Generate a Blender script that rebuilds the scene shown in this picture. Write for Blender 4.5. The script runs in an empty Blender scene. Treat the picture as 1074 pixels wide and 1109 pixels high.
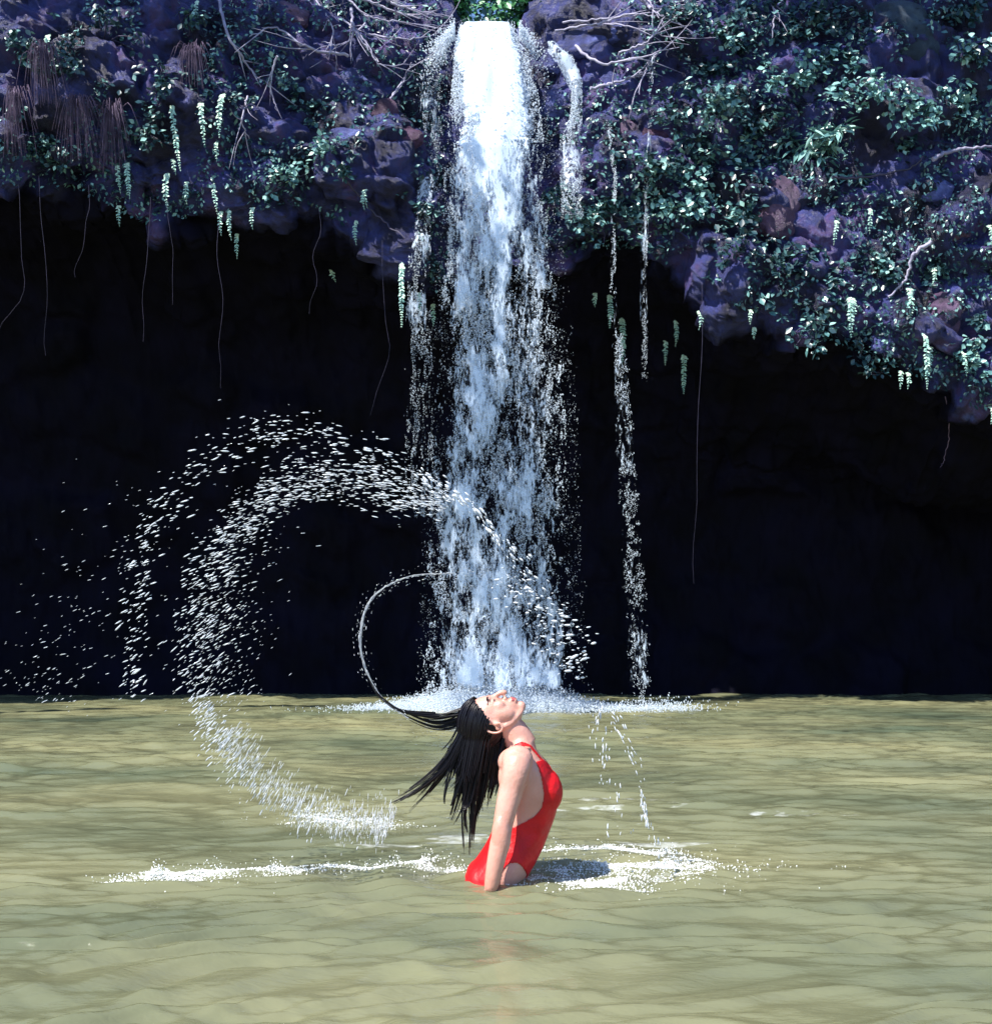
import bpy, bmesh, math, random
import numpy as np
from mathutils import Vector, Matrix
from mathutils.bvhtree import BVHTree
random.seed(7); RNG = np.random.default_rng(11)
SC = bpy.context.scene; COL = SC.collection
# ---------------------------------------------------------------- camera, sky, sun, exposure
F_PX = 1450.0; HOR = 680.0; CAM_H = 1.0
cd = bpy.data.cameras.new('camera'); cam = bpy.data.objects.new('camera', cd); COL.objects.link(cam)
cam.location = (0, 0, CAM_H); cam.rotation_euler = (math.pi/2, 0, 0)
cd.sensor_fit = 'HORIZONTAL'; cd.sensor_width = 36; cd.lens = 36*F_PX/1074
cd.shift_y = (HOR-554.5)/1074; cd.clip_start = .05; cd.clip_end = 500
SC.camera = cam
SUN = Vector((-.45, -.38, .81)).normalized()          # direction towards the sun
el = math.asin(SUN.z); az = math.atan2(SUN.x, SUN.y)
w = bpy.data.worlds.new('World'); SC.world = w; w.use_nodes = True
nt = w.node_tree; bg = nt.nodes['Background']
sky = nt.nodes.new('ShaderNodeTexSky'); sky.sky_type = 'NISHITA'; sky.sun_disc = False
sky.ozone_density = 7; sky.dust_density = .3; sky.sun_elevation = el; sky.sun_rotation = az
nt.links.new(sky.outputs[0], bg.inputs[0]); bg.inputs[1].default_value = .11
sd = bpy.data.lights.new('sun', 'SUN'); sd.energy = 4.6; sd.angle = math.radians(.5); sd.color = (1, .96, .88)
so = bpy.data.objects.new('sun', sd); COL.objects.link(so)
so.rotation_euler = SUN.to_track_quat('Z', 'Y').to_euler(); so.location = (0, 0, 30)
vs = SC.view_settings; vs.view_transform = 'Standard'; vs.look = 'None'; vs.gamma = 1; vs.exposure = 1.05
SC.cycles.max_bounces = 6; SC.cycles.transparent_max_bounces = 24

def P(px, py, D):
    return np.array(((px-537)/F_PX*D, D, CAM_H-(py-HOR)/F_PX*D))

# ---------------------------------------------------------------- numpy noise
def _h(ix, iy, iz, s=0):
    n = (ix*374761393 + iy*668265263 + iz*2147483647 + s*974634777) & 0xffffffff
    n = ((n ^ (n >> 13))*1274126177) & 0xffffffff
    n = ((n ^ (n >> 15))*2246822519) & 0xffffffff
    n ^= n >> 16
    return (n & 0xffffff)/float(0xffffff)
def vnoise(x, y, z=0., s=0):
    x, y, z = np.broadcast_arrays(np.asarray(x, float), np.asarray(y, float), np.asarray(z, float))
    ix, iy, iz = (np.floor(a).astype(np.int64) for a in (x, y, z))
    fx, fy, fz = x-ix, y-iy, z-iz
    fx, fy, fz = (f*f*f*(f*(f*6-15)+10) for f in (fx, fy, fz))
    r = 0
    for dx in (0, 1):
        for dy in (0, 1):
            for dz in (0, 1):
                r = r + _h(ix+dx, iy+dy, iz+dz, s)*(fx if dx else 1-fx)*(fy if dy else 1-fy)*(fz if dz else 1-fz)
    return r*2-1
def fbm(x, y, z=0., s=0, o=4, g=.5):
    r = 0; a = 1; t = 0
    for i in range(o):
        r = r+a*vnoise(np.asarray(x)*2**i+i*17.3, np.asarray(y)*2**i, np.asarray(z)*2**i, s+i); t += a; a *= g
    return r/t
def worley(x, y, z, s=0):
    ix, iy, iz = (np.floor(a).astype(np.int64) for a in (x, y, z))
    f1 = np.full(x.shape, 9.); f2 = np.full(x.shape, 9.); cid = np.zeros(x.shape)
    for dx in (-1, 0, 1):
        for dy in (-1, 0, 1):
            for dz in (-1, 0, 1):
                a, b, c = ix+dx, iy+dy, iz+dz
                d = np.sqrt((a+_h(a, b, c, s+1)-x)**2+(b+_h(a, b, c, s+2)-y)**2+(c+_h(a, b, c, s+3)-z)**2)
                near = d < f1
                f2 = np.where(near, f1, np.minimum(f2, d)); cid = np.where(near, _h(a, b, c, s+4), cid); f1 = np.where(near, d, f1)
    return f1, f2, cid

# ---------------------------------------------------------------- mesh helpers
def mesh_obj(name, V, Fc, mats, parent=None, smooth=True, midx=None):
    """Fc: (n,k) array or list of such arrays"""
    V = np.asarray(V, np.float32); Fs = Fc if isinstance(Fc, list) else [Fc]
    Fs = [np.asarray(f, np.int32) for f in Fs if len(f)]
    me = bpy.data.meshes.new(name)
    me.vertices.add(len(V)); me.vertices.foreach_set('co', V.ravel())
    n = sum(len(f) for f in Fs); loops = np.concatenate([f.ravel() for f in Fs])
    tot = np.concatenate([np.full(len(f), f.shape[1]) for f in Fs])
    me.loops.add(len(loops)); me.loops.foreach_set('vertex_index', loops)
    me.polygons.add(n); st = np.concatenate(([0], np.cumsum(tot)[:-1])).astype(np.int32)
    me.polygons.foreach_set('loop_start', st); me.polygons.foreach_set('loop_total', tot.astype(np.int32))
    if smooth: me.polygons.foreach_set('use_smooth', np.ones(n, bool))
    for m in (mats if isinstance(mats, (list, tuple)) else [mats]): me.materials.append(m)
    if midx is not None: me.polygons.foreach_set('material_index', np.asarray(midx, np.int32))
    me.update(calc_edges=True); me.validate()
    o = bpy.data.objects.new(name, me); COL.objects.link(o)
    if parent: o.parent = parent
    return o
def tag(o, label=None, cat=None, group=None, kind=None):
    for k, v in (('label', label), ('category', cat), ('group', group), ('kind', kind)):
        if v: o[k] = v
    return o
def empty(name, loc=(0, 0, 0)):
    o = bpy.data.objects.new(name, None); COL.objects.link(o); o.location = loc; o.empty_display_size = .1
    return o
class MB:
    def __init__(s): s.v = []; s.f = {3: [], 4: []}; s.n = 0
    def add(s, v, f):
        v = np.asarray(v, float); f = np.asarray(f, int)
        s.v.append(v); s.f[f.shape[1]].append(f+s.n); s.n += len(v)
    def build(s, name, mat, parent=None, off=None, smooth=True):
        V = np.concatenate(s.v)
        if off is not None: V = V-np.asarray(off)
        return mesh_obj(name, V, [np.concatenate(s.f[k]) for k in (3, 4) if s.f[k]], mat, parent, smooth)
def catmull(pts, n):
    p = np.asarray(pts, float)
    if len(p) == 2: t = np.linspace(0, 1, n)[:, None]; return p[0]*(1-t)+p[1]*t
    p = np.vstack([2*p[0]-p[1], p, 2*p[-1]-p[-2]]); m = len(p)-3
    t = np.linspace(0, m-1e-6, n); i = t.astype(int); u = (t-i)[:, None]
    a, b, c, d = p[i], p[i+1], p[i+2], p[i+3]
    return .5*(2*b+(c-a)*u+(2*a-5*b+4*c-d)*u*u+(3*b-a-3*c+d)*u**3)
def tube(mb, pts, rad, seg=6, flat=1.0, cap=True):
    p = np.asarray(pts, float); n = len(p); rad = np.broadcast_to(np.asarray(rad, float), (n,))
    T = np.gradient(p, axis=0); T /= np.linalg.norm(T, axis=1)[:, None]+1e-9
    up = np.array((0, 1., 0)) if abs(T[0][1]) < .9 else np.array((1., 0, 0))
    A = np.cross(T, up); A /= np.linalg.norm(A, axis=1)[:, None]+1e-9; B = np.cross(T, A)
    th = np.linspace(0, 2*math.pi, seg, endpoint=False)
    V = p[:, None]+rad[:, None, None]*(np.cos(th)[None, :, None]*A[:, None]+flat*np.sin(th)[None, :, None]*B[:, None])
    i = np.arange(n-1)[:, None]*seg; j = np.arange(seg)[None]; k = (j+1) % seg
    f = np.stack([i+j, i+k, i+seg+k, i+seg+j], -1).reshape(-1, 4)
    mb.add(V.reshape(-1, 3), f)
    if cap:
        for e, q in ((0, p[0]), (n-1, p[-1])):
            ring = V[e]; v = np.vstack([ring, q[None]]); jj = np.arange(seg); kk = (jj+1) % seg
            ff = np.stack([jj, kk, np.full(seg, seg)], -1)
            mb.add(v, ff if e else ff[:, ::-1])
def ico(sub):
    bm = bmesh.new(); bmesh.ops.create_icosphere(bm, subdivisions=sub, radius=1)
    v = np.array([x.co[:] for x in bm.verts]); f = np.array([[x.index for x in q.verts] for q in bm.faces]); bm.free(); return v, f
ICO1, ICO2, ICO3 = ico(1), ico(2), ico(3)
OCT = (np.array([(1, 0, 0), (-1, 0, 0), (0, 1, 0), (0, -1, 0), (0, 0, 1), (0, 0, -1.)]),
       np.array([(0, 2, 4), (2, 1, 4), (1, 3, 4), (3, 0, 4), (2, 0, 5), (1, 2, 5), (3, 1, 5), (0, 3, 5)]))
def blob(mb, c, r, R=None, base=None):
    v, f = base or ICO3; v = v*np.asarray(r)
    if R is not None: v = v@np.asarray(R).T
    mb.add(v+np.asarray(c), f)
def scatter(pos, rad, length, axis, base=ICO1, jitter=0.):
    """drops: base shape stretched by length along axis, rad across. returns V,F"""
    v, f = base; n = len(pos); axis = axis/np.linalg.norm(axis, axis=1)[:, None]
    ref = np.where(np.abs(axis[:, 1:2]) < .9, np.array([[0, 1., 0]]), np.array([[1., 0, 0]]))
    A = np.cross(axis, ref); A /= np.linalg.norm(A, axis=1)[:, None]; B = np.cross(axis, A)
    k = v[None]*np.ones((n, 1, 1))
    if jitter: k = k*(1+jitter*RNG.uniform(-1, 1, (n, len(v), 1)))
    V = pos[:, None]+rad[:, None, None]*(k[..., 0:1]*A[:, None]+k[..., 1:2]*B[:, None])+length[:, None, None]*k[..., 2:3]*axis[:, None]
    Fq = (f[None]+(np.arange(n)*len(v))[:, None, None]).reshape(-1, f.shape[1])
    return V.reshape(-1, 3), Fq

# ---------------------------------------------------------------- materials
def mat(name):
    m = bpy.data.materials.new(name); m.use_nodes = True; t = m.node_tree
    return m, t, t.nodes['Principled BSDF']
def simple(name, col, rough=.6, noise=None, scale=8., sss=0, spec=.5, bump=0., bscale=30., detail=4, trans=0.):
    m, t, b = mat(name); b.inputs['Base Color'].default_value = (*col, 1); b.inputs['Roughness'].default_value = rough
    b.inputs['Specular IOR Level'].default_value = spec
    tc = t.nodes.new('ShaderNodeTexCoord')
    if noise is not None:
        n = t.nodes.new('ShaderNodeTexNoise'); n.inputs['Scale'].default_value = scale; n.inputs['Detail'].default_value = detail
        t.links.new(tc.outputs['Object'], n.inputs['Vector'])
        r = t.nodes.new('ShaderNodeValToRGB'); r.color_ramp.elements[0].position = .35; r.color_ramp.elements[1].position = .65
        r.color_ramp.elements[0].color = (*col, 1); r.color_ramp.elements[1].color = (*noise, 1)
        t.links.new(n.outputs['Fac'], r.inputs['Fac']); t.links.new(r.outputs['Color'], b.inputs['Base Color'])
    if bump:
        n2 = t.nodes.new('ShaderNodeTexNoise'); n2.inputs['Scale'].default_value = bscale; n2.inputs['Detail'].default_value = 6
        t.links.new(tc.outputs['Object'], n2.inputs['Vector'])
        bp = t.nodes.new('ShaderNodeBump'); bp.inputs['Strength'].default_value = bump; bp.inputs['Distance'].default_value = .03
        t.links.new(n2.outputs['Fac'], bp.inputs['Height']); t.links.new(bp.outputs['Normal'], b.inputs['Normal'])
    if sss:
        b.inputs['Subsurface Weight'].default_value = sss; b.inputs['Subsurface Radius'].default_value = (1, .35, .2); b.inputs['Subsurface Scale'].default_value = .01
    if trans: b.inputs['Transmission Weight'].default_value = trans; b.inputs['IOR'].default_value = 1.33
    return m
def rock_material(name, stops, scale=1.1, bump=.9, rough=.42, spec=.5):
    m, t, b = mat(name); tc = t.nodes.new('ShaderNodeTexCoord'); N = t.nodes.new; L = t.links.new
    n = N('ShaderNodeTexNoise'); n.inputs['Scale'].default_value = scale; n.inputs['Detail'].default_value = 9; n.inputs['Roughness'].default_value = .65
    L(tc.outputs['Object'], n.inputs['Vector'])
    r = N('ShaderNodeValToRGB'); cr = r.color_ramp
    while len(cr.elements) < len(stops): cr.elements.new(.5)
    for e, (p, c) in zip(cr.elements, stops): e.position = p; e.color = (*c, 1)
    L(n.outputs['Fac'], r.inputs['Fac'])
    v = N('ShaderNodeTexVoronoi'); v.inputs['Scale'].default_value = 2.2; v.feature = 'F1'
    L(tc.outputs['Object'], v.inputs['Vector'])
    mx = N('ShaderNodeMix'); mx.data_type = 'RGBA'; mx.blend_type = 'MULTIPLY'; mx.inputs[0].default_value = .5
    L(r.outputs['Color'], mx.inputs[6])
    r2 = N('ShaderNodeValToRGB'); r2.color_ramp.elements[0].color = (.35, .35, .4, 1); r2.color_ramp.elements[1].color = (1.3, 1.2, 1.25, 1)
    sp = N('ShaderNodeSeparateColor'); L(v.outputs['Color'], sp.inputs[0]); L(sp.outputs[0], r2.inputs['Fac'])
    L(r2.outputs['Color'], mx.inputs[7]); L(mx.outputs[2], b.inputs['Base Color'])
    b.inputs['Roughness'].default_value = rough; b.inputs['Specular IOR Level'].default_value = spec
    n2 = N('ShaderNodeTexNoise'); n2.inputs['Scale'].default_value = 8; n2.inputs['Detail'].default_value = 12; n2.inputs['Roughness'].default_value = .82
    L(tc.outputs['Object'], n2.inputs['Vector'])
    bp = N('ShaderNodeBump'); bp.inputs['Strength'].default_value = bump; bp.inputs['Distance'].default_value = .06
    L(n2.outputs['Fac'], bp.inputs['Height']); L(bp.outputs['Normal'], b.inputs['Normal'])
    return m
M_ROCK = rock_material('cliff_rock', [(.3, (.004, .004, .014)), (.44, (.02, .02, .07)), (.54, (.045, .058, .23)), (.63, (.085, .050, .17)), (.73, (.20, .26, .68))], scale=1.6, bump=1.)  # blue of the brightest stop paints in the sky reflected off wet rock
def add_cave_shade(m):
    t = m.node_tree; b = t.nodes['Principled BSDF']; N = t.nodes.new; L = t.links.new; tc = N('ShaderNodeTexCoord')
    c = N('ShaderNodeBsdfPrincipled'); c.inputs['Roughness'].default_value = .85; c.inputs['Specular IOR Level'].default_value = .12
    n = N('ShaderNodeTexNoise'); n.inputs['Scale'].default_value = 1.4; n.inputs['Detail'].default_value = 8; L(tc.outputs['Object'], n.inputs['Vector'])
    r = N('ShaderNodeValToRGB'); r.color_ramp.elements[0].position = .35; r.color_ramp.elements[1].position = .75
    r.color_ramp.elements[0].color = (.0006, .0005, .003, 1); r.color_ramp.elements[1].color = (.0026, .0022, .012, 1)  # near-black rock colour carries the shade of the cave
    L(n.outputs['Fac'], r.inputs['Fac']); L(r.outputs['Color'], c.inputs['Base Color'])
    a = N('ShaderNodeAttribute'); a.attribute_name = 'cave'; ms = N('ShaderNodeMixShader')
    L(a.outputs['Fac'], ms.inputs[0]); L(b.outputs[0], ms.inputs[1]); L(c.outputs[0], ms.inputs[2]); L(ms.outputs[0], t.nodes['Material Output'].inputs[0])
add_cave_shade(M_ROCK)
M_BOULD = rock_material('boulder_rock', [(.32, (.015, .017, .055)), (.5, (.06, .075, .25)), (.68, (.20, .25, .62))], scale=3.5, bump=1)
M_REDROCK = rock_material('red_rock', [(.3, (.02, .010, .03)), (.5, (.075, .028, .07)), (.7, (.17, .09, .19))], scale=3.5, bump=1)
M_PINKROCK = rock_material('pink_rock', [(.3, (.04, .025, .06)), (.5, (.12, .07, .14)), (.7, (.26, .17, .30))], scale=3.5, bump=1)
M_MOSSROCK = rock_material('mossy_rock', [(.3, (.015, .03, .05)), (.5, (.04, .07, .11)), (.7, (.09, .15, .19))], scale=3, bump=1)
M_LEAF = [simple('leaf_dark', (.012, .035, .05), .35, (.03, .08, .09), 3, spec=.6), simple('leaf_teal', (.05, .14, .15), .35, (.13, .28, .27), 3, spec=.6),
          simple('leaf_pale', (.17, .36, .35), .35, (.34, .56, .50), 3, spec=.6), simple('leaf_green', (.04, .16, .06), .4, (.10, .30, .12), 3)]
M_FROND = simple('frond_green', (.30, .55, .48), .45, (.60, .78, .60), 5)
M_ROOT = simple('root_bark', (.22, .20, .30), .6, (.42, .40, .52), 6, bump=.4)
M_ROOTD = simple('dark_root', (.02, .02, .045), .7, (.06, .05, .10), 6)
M_DRY = simple('dry_fern', (.07, .05, .10), .8, (.17, .12, .20), 8)
def falling():
    m, t, b = mat('falling_water'); b.inputs['Base Color'].default_value = (.84, .91, 1, 1); b.inputs['Roughness'].default_value = .3
    tl = t.nodes.new('ShaderNodeBsdfTranslucent'); tl.inputs[0].default_value = (.86, .93, 1, 1)
    ms = t.nodes.new('ShaderNodeMixShader'); ms.inputs[0].default_value = .5
    tp = t.nodes.new('ShaderNodeBsdfTransparent'); m2 = t.nodes.new('ShaderNodeMixShader'); m2.inputs[0].default_value = .86
    t.links.new(b.outputs[0], ms.inputs[1]); t.links.new(tl.outputs[0], ms.inputs[2]); t.links.new(tp.outputs[0], m2.inputs[1]); t.links.new(ms.outputs[0], m2.inputs[2])
    t.links.new(m2.outputs[0], t.nodes['Material Output'].inputs[0]); return m
M_WHITE = falling()
def veil_material():
    m, t, b = mat('falling_veil'); N = t.nodes.new; L = t.links.new; b.inputs['Base Color'].default_value = (.74, .85, 1, 1); b.inputs['Roughness'].default_value = .4
    tc = N('ShaderNodeTexCoord'); at = N('ShaderNodeAttribute'); at.attribute_name = 'dens'
    def nz(sc, s, det, dist):
        mp = N('ShaderNodeMapping'); mp.inputs['Scale'].default_value = sc; L(tc.outputs['Object'], mp.inputs[0])
        n = N('ShaderNodeTexNoise'); n.inputs['Scale'].default_value = s; n.inputs['Detail'].default_value = det; n.inputs['Distortion'].default_value = dist; n.inputs['Roughness'].default_value = .62; L(mp.outputs[0], n.inputs['Vector']); return n.outputs['Fac']
    a = nz((1, 3, .30), 13, 5, .6); c = nz((1, 3, .42), 34, 3, .3)
    mx = N('ShaderNodeMix'); mx.data_type = 'FLOAT'; mx.inputs[0].default_value = .42; L(a, mx.inputs[2]); L(c, mx.inputs[3])
    ad = N('ShaderNodeMath'); ad.operation = 'ADD'; L(mx.outputs[0], ad.inputs[0]); L(at.outputs['Fac'], ad.inputs[1])
    mr = N('ShaderNodeMapRange'); mr.interpolation_type = 'SMOOTHSTEP'; mr.inputs[1].default_value = .99; mr.inputs[2].default_value = 1.11; mr.inputs[3].default_value = 0; mr.inputs[4].default_value = .9; L(ad.outputs[0], mr.inputs[0])
    tl = N('ShaderNodeBsdfTranslucent'); tl.inputs[0].default_value = (.74, .86, 1, 1); tp = N('ShaderNodeBsdfTransparent')
    ms = N('ShaderNodeMixShader'); ms.inputs[0].default_value = .3; L(b.outputs[0], ms.inputs[1]); L(tl.outputs[0], ms.inputs[2])
    m2 = N('ShaderNodeMixShader'); L(mr.outputs[0], m2.inputs[0]); L(tp.outputs[0], m2.inputs[1]); L(ms.outputs[0], m2.inputs[2]); L(m2.outputs[0], t.nodes['Material Output'].inputs[0]); return m
M_VEIL = veil_material()
M_SPRAY = simple('spray_drops', (.80, .84, .90), .1, spec=.9, trans=.35)
M_FOAM = simple('foam', (.85, .87, .85), .4)
M_SKIN = simple('skin', (.56, .27, .20), .33, (.64, .34, .27), 9, bump=.12, bscale=60, sss=.18, spec=.5)
M_RED = simple('red_fabric', (.46, .003, .006), .5, (.62, .004, .008), 12, spec=.35, bump=.35, bscale=26)
M_HAIR = simple('wet_black_hair', (.004, .003, .006), .33, spec=.32)
M_LIP = simple('lip', (.45, .10, .10), .35)

# ---------------------------------------------------------------- water surface
W0 = []
_r = np.random.default_rng(5)
for lam, amp, cnt, spread in ((1.5, .0026, 5, .5), (.75, .0020, 6, .5), (.38, .0042, 10, .42), (.25, .0030, 13, .42), (.165, .0036, 18, .48), (.10, .0014, 14, .6)):
    for i in range(cnt):
        a = _r.normal(0, spread*.6); l = lam*_r.uniform(.75, 1.3)
        W0.append((math.sin(a)*2*math.pi/l, math.cos(a)*2*math.pi/l, _r.uniform(0, 6.28), amp*_r.uniform(.5, 1.1), lam))
BODY = (.04, 5.33)
def water_z(x, y):
    x = np.asarray(x, float); y = np.asarray(y, float)
    wx = x+.35*vnoise(x*.7, y*.7, 3.1, 1)+.08*vnoise(x*2.7, y*2.7, 1.1, 8); wy = y+.35*vnoise(x*.6, y*.7, 7.7, 2)+.08*vnoise(x*2.4, y*3, 4.1, 9)
    z = 0; fr = np.clip((y-4.)/5, 0, 1)
    for kx, ky, ph, am, lam in W0:
        am = am*(.35+.9*fr) if .3 < lam < .5 else am*(1-.45*fr) if lam < .2 else am
        s = np.sin(kx*wx+ky*wy+ph); z = z+am*(s-.28*np.cos(2*(kx*wx+ky*wy+ph)))
    z = z*(.75+.35*vnoise(x*.35, y*.5, .3, 4))
    far = np.clip((y-3.5)/3, .25, 1); z = z*(.72+.28*far)+.010*far*fbm(x*2.2, y*6.0, .2, 21, 4, .55)
    z = z+.018*far*np.clip(vnoise(x*1.6, y*4.2, 5.5, 61), 0, 1)**2*(.6+.4*vnoise(x*.5, y*.5, 1, 62))
    d = np.hypot(x-BODY[0], (y-BODY[1])); z = z+.012*np.sin(d*19-1)*np.exp(-((d-.45)/.35)**2)+.012*np.exp(-(d/.25)**2)
    d2 = np.hypot((x-.62), (y-5.55)*1.0); z = z+.012*np.sin(d2*24)*np.exp(-(d2/.33)**2)
    # churn under the falls
    c = np.exp(-((x/1.9)**2+((y-16.3)/1.0)**2)); z = z+c*.05*fbm(x*4, y*4, 0, 31, 3)
    return z
def axis_x():
    a = list(np.arange(-3.2, 3.2, .014)); s = .014; r = 3.2
    ext = []
    while r < 24: s *= 1.02; s = min(s, .12); r += s; ext.append(r)
    return np.array([-e for e in ext[::-1]]+a+ext)
def axis_y():
    y = -3.; out = []
    while y < 26:
        out.append(y); d = abs(y); y += .05 if y < 2.6 else .010+.0011*(max(y-3, 0))**1.35
    return np.array(out)
ax, ay = axis_x(), axis_y(); X, Y = np.meshgrid(ax, ay); Z = water_z(X, Y)
nx, ny = len(ax), len(ay); print('water grid', nx, ny)
ii = (np.arange(ny-1)[:, None]*nx+np.arange(nx-1)[None]).ravel()
WF = np.stack([ii, ii+1, ii+nx+1, ii+nx], -1)
def water_material():
    m, t, b = mat('murky_pool_water'); N = t.nodes.new; L = t.links.new
    tc = N('ShaderNodeTexCoord'); mp = N('ShaderNodeMapping'); mp.inputs['Scale'].default_value = (.6, .9, 1); L(tc.outputs['Object'], mp.inputs[0])
    n = N('ShaderNodeTexNoise'); n.inputs['Scale'].default_value = .55; n.inputs['Detail'].default_value = 5; L(mp.outputs[0], n.inputs['Vector'])
    r = N('ShaderNodeValToRGB'); r.color_ramp.elements[0].position = .3; r.color_ramp.elements[1].position = .7
    r.color_ramp.elements[0].color = (.100, .126, .082, 1); r.color_ramp.elements[1].color = (.305, .292, .160, 1)
    L(n.outputs['Fac'], r.inputs['Fac'])
    at = N('ShaderNodeAttribute'); at.attribute_name = 'foam'
    mp2 = N('ShaderNodeMapping'); mp2.inputs['Scale'].default_value = (1, 1.7, 1); L(tc.outputs['Object'], mp2.inputs[0])
    n2 = N('ShaderNodeTexNoise'); n2.inputs['Scale'].default_value = 16; n2.inputs['Detail'].default_value = 7; n2.inputs['Roughness'].default_value = .7; L(mp2.outputs[0], n2.inputs['Vector'])
    n4 = N('ShaderNodeTexNoise'); n4.inputs['Scale'].default_value = 5.5; n4.inputs['Detail'].default_value = 6; n4.inputs['Distortion'].default_value = 1.2; L(mp2.outputs[0], n4.inputs['Vector'])
    av = N('ShaderNodeMix'); av.data_type = 'FLOAT'; av.inputs[0].default_value = .5; L(n2.outputs['Fac'], av.inputs[2]); L(n4.outputs['Fac'], av.inputs[3])
    ad = N('ShaderNodeMath'); ad.operation = 'ADD'; L(at.outputs['Fac'], ad.inputs[0]); L(av.outputs[0], ad.inputs[1])
    r3 = N('ShaderNodeValToRGB'); r3.color_ramp.elements[0].position = .92; r3.color_ramp.elements[1].position = 1.06; L(ad.outputs[0], r3.inputs['Fac'])
    sc = N('ShaderNodeMath'); sc.operation = 'MULTIPLY'; sc.inputs[1].default_value = .5
    L(ad.outputs[0], sc.inputs[0]); L(sc.outputs[0], r3.inputs['Fac']); r3.color_ramp.elements[0].position = .48; r3.color_ramp.elements[1].position = .62
    mx = N('ShaderNodeMix'); mx.data_type = 'RGBA'; L(r3.outputs['Color'], mx.inputs[0]); L(r.outputs['Color'], mx.inputs[6]); mx.inputs[7].default_value = (.82, .85, .84, 1)
    L(mx.outputs[2], b.inputs['Base Color'])
    b.inputs['IOR'].default_value = 1.5; b.inputs['Roughness'].default_value = .03
    mp3 = N('ShaderNodeMapping'); mp3.inputs['Scale'].default_value = (1, 2.4, 1); L(tc.outputs['Object'], mp3.inputs[0])
    n3 = N('ShaderNodeTexNoise'); n3.inputs['Scale'].default_value = 17; n3.inputs['Detail'].default_value = 5; n3.inputs['Roughness'].default_value = .55; n3.inputs['Distortion'].default_value = .4; L(mp3.outputs[0], n3.inputs['Vector'])
    bp = N('ShaderNodeBump'); bp.inputs['Strength'].default_value = .45; bp.inputs['Distance'].default_value = .010
    L(n3.outputs['Fac'], bp.inputs['Height']); L(bp.outputs['Normal'], b.inputs['Normal'])
    tr = N('ShaderNodeBsdfTransparent'); tr.inputs[0].default_value = (.75, .72, .45, 1)
    ms = N('ShaderNodeMixShader'); ms.inputs[0].default_value = .72
    L(tr.outputs[0], ms.inputs[1]); L(b.outputs[0], ms.inputs[2]); L(ms.outputs[0], t.nodes['Material Output'].inputs[0])
    return m
water = mesh_obj('pool_water', np.stack([X, Y, Z], -1).reshape(-1, 3), WF, water_material())
tag(water, 'murky olive green pool water with long low ripples', 'water', kind='structure')
def seg_dist(x, y, pts):
    d = np.full(x.shape, 1e9)
    for a, b in zip(pts[:-1], pts[1:]):
        a = np.array(a); b = np.array(b); ab = b-a; t = np.clip(((x-a[0])*ab[0]+(y-a[1])*ab[1])/(ab@ab), 0, 1)
        d = np.minimum(d, np.hypot(x-a[0]-t*ab[0], y-a[1]-t*ab[1]))
    return d
def G(px, py):       # water surface point seen at a pixel
    D = F_PX*CAM_H/(py-HOR); return ((px-537)/F_PX*D, D)
WAKE_L = [G(125, 955), G(200, 949), G(300, 944), G(420, 937), G(500, 943)]
WAKE_A = [G(330, 886), G(360, 892), G(415, 896)]
WAKE_R = [G(585, 922), G(640, 918), G(700, 922), G(742, 936), G(700, 957), G(640, 958), G(600, 944)]
dw = np.minimum(seg_dist(X, Y, WAKE_L)/.085, seg_dist(X, Y, WAKE_A)/.11)
foam = .52*np.exp(-dw**2)
foam = np.maximum(foam, .50*np.exp(-(seg_dist(X, Y, WAKE_R)/.085)**2))
cR = G(668, 942); foam = np.maximum(foam, .52*np.exp(-((X-cR[0])/.26)**2-((Y-cR[1])/.18)**2))
foam = np.maximum(foam, 1.0*np.exp(-((X-.0)/1.3)**4-((Y-16.45)/.85)**4))
foam = np.maximum(foam, .62*np.exp(-((X-.2)/2.3)**4-((Y-16.6)/.7)**4))
foam = np.maximum(foam, .75*np.exp(-((X-1.95)/.75)**2-((Y-16.6)/.5)**2))
streak = fbm(X*1.1, Y*5.5, 0, 77, 4, .6)
foam = np.maximum(foam, np.clip((streak-.22)*3.2, 0, .53)*np.clip(np.exp(-((Y-6.4)/2.0)**2)*(np.exp(-((X-.55)/1.0)**2)*1.1+.62), 0, 1))
foam = foam+0*X
at = water.data.attributes.new('foam', 'FLOAT', 'POINT'); at.data.foreach_set('value', foam.ravel().astype(np.float32))
# pool bed
bx, by = np.meshgrid(np.linspace(-25, 25, 60), np.linspace(-4, 27, 60))
bz = -1.05+.12*fbm(bx*.5, by*.5, 0, 3)
ii = (np.arange(59)[:, None]*60+np.arange(59)[None]).ravel()
bed = mesh_obj('pool_bed_ground', np.stack([bx, by, bz], -1).reshape(-1, 3), np.stack([ii, ii+1, ii+61, ii+60], -1), simple('silt', (.10, .09, .05), .9, (.16, .14, .08), 2))
tag(bed, 'silty bed under the pool water', 'ground', kind='structure')

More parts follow.
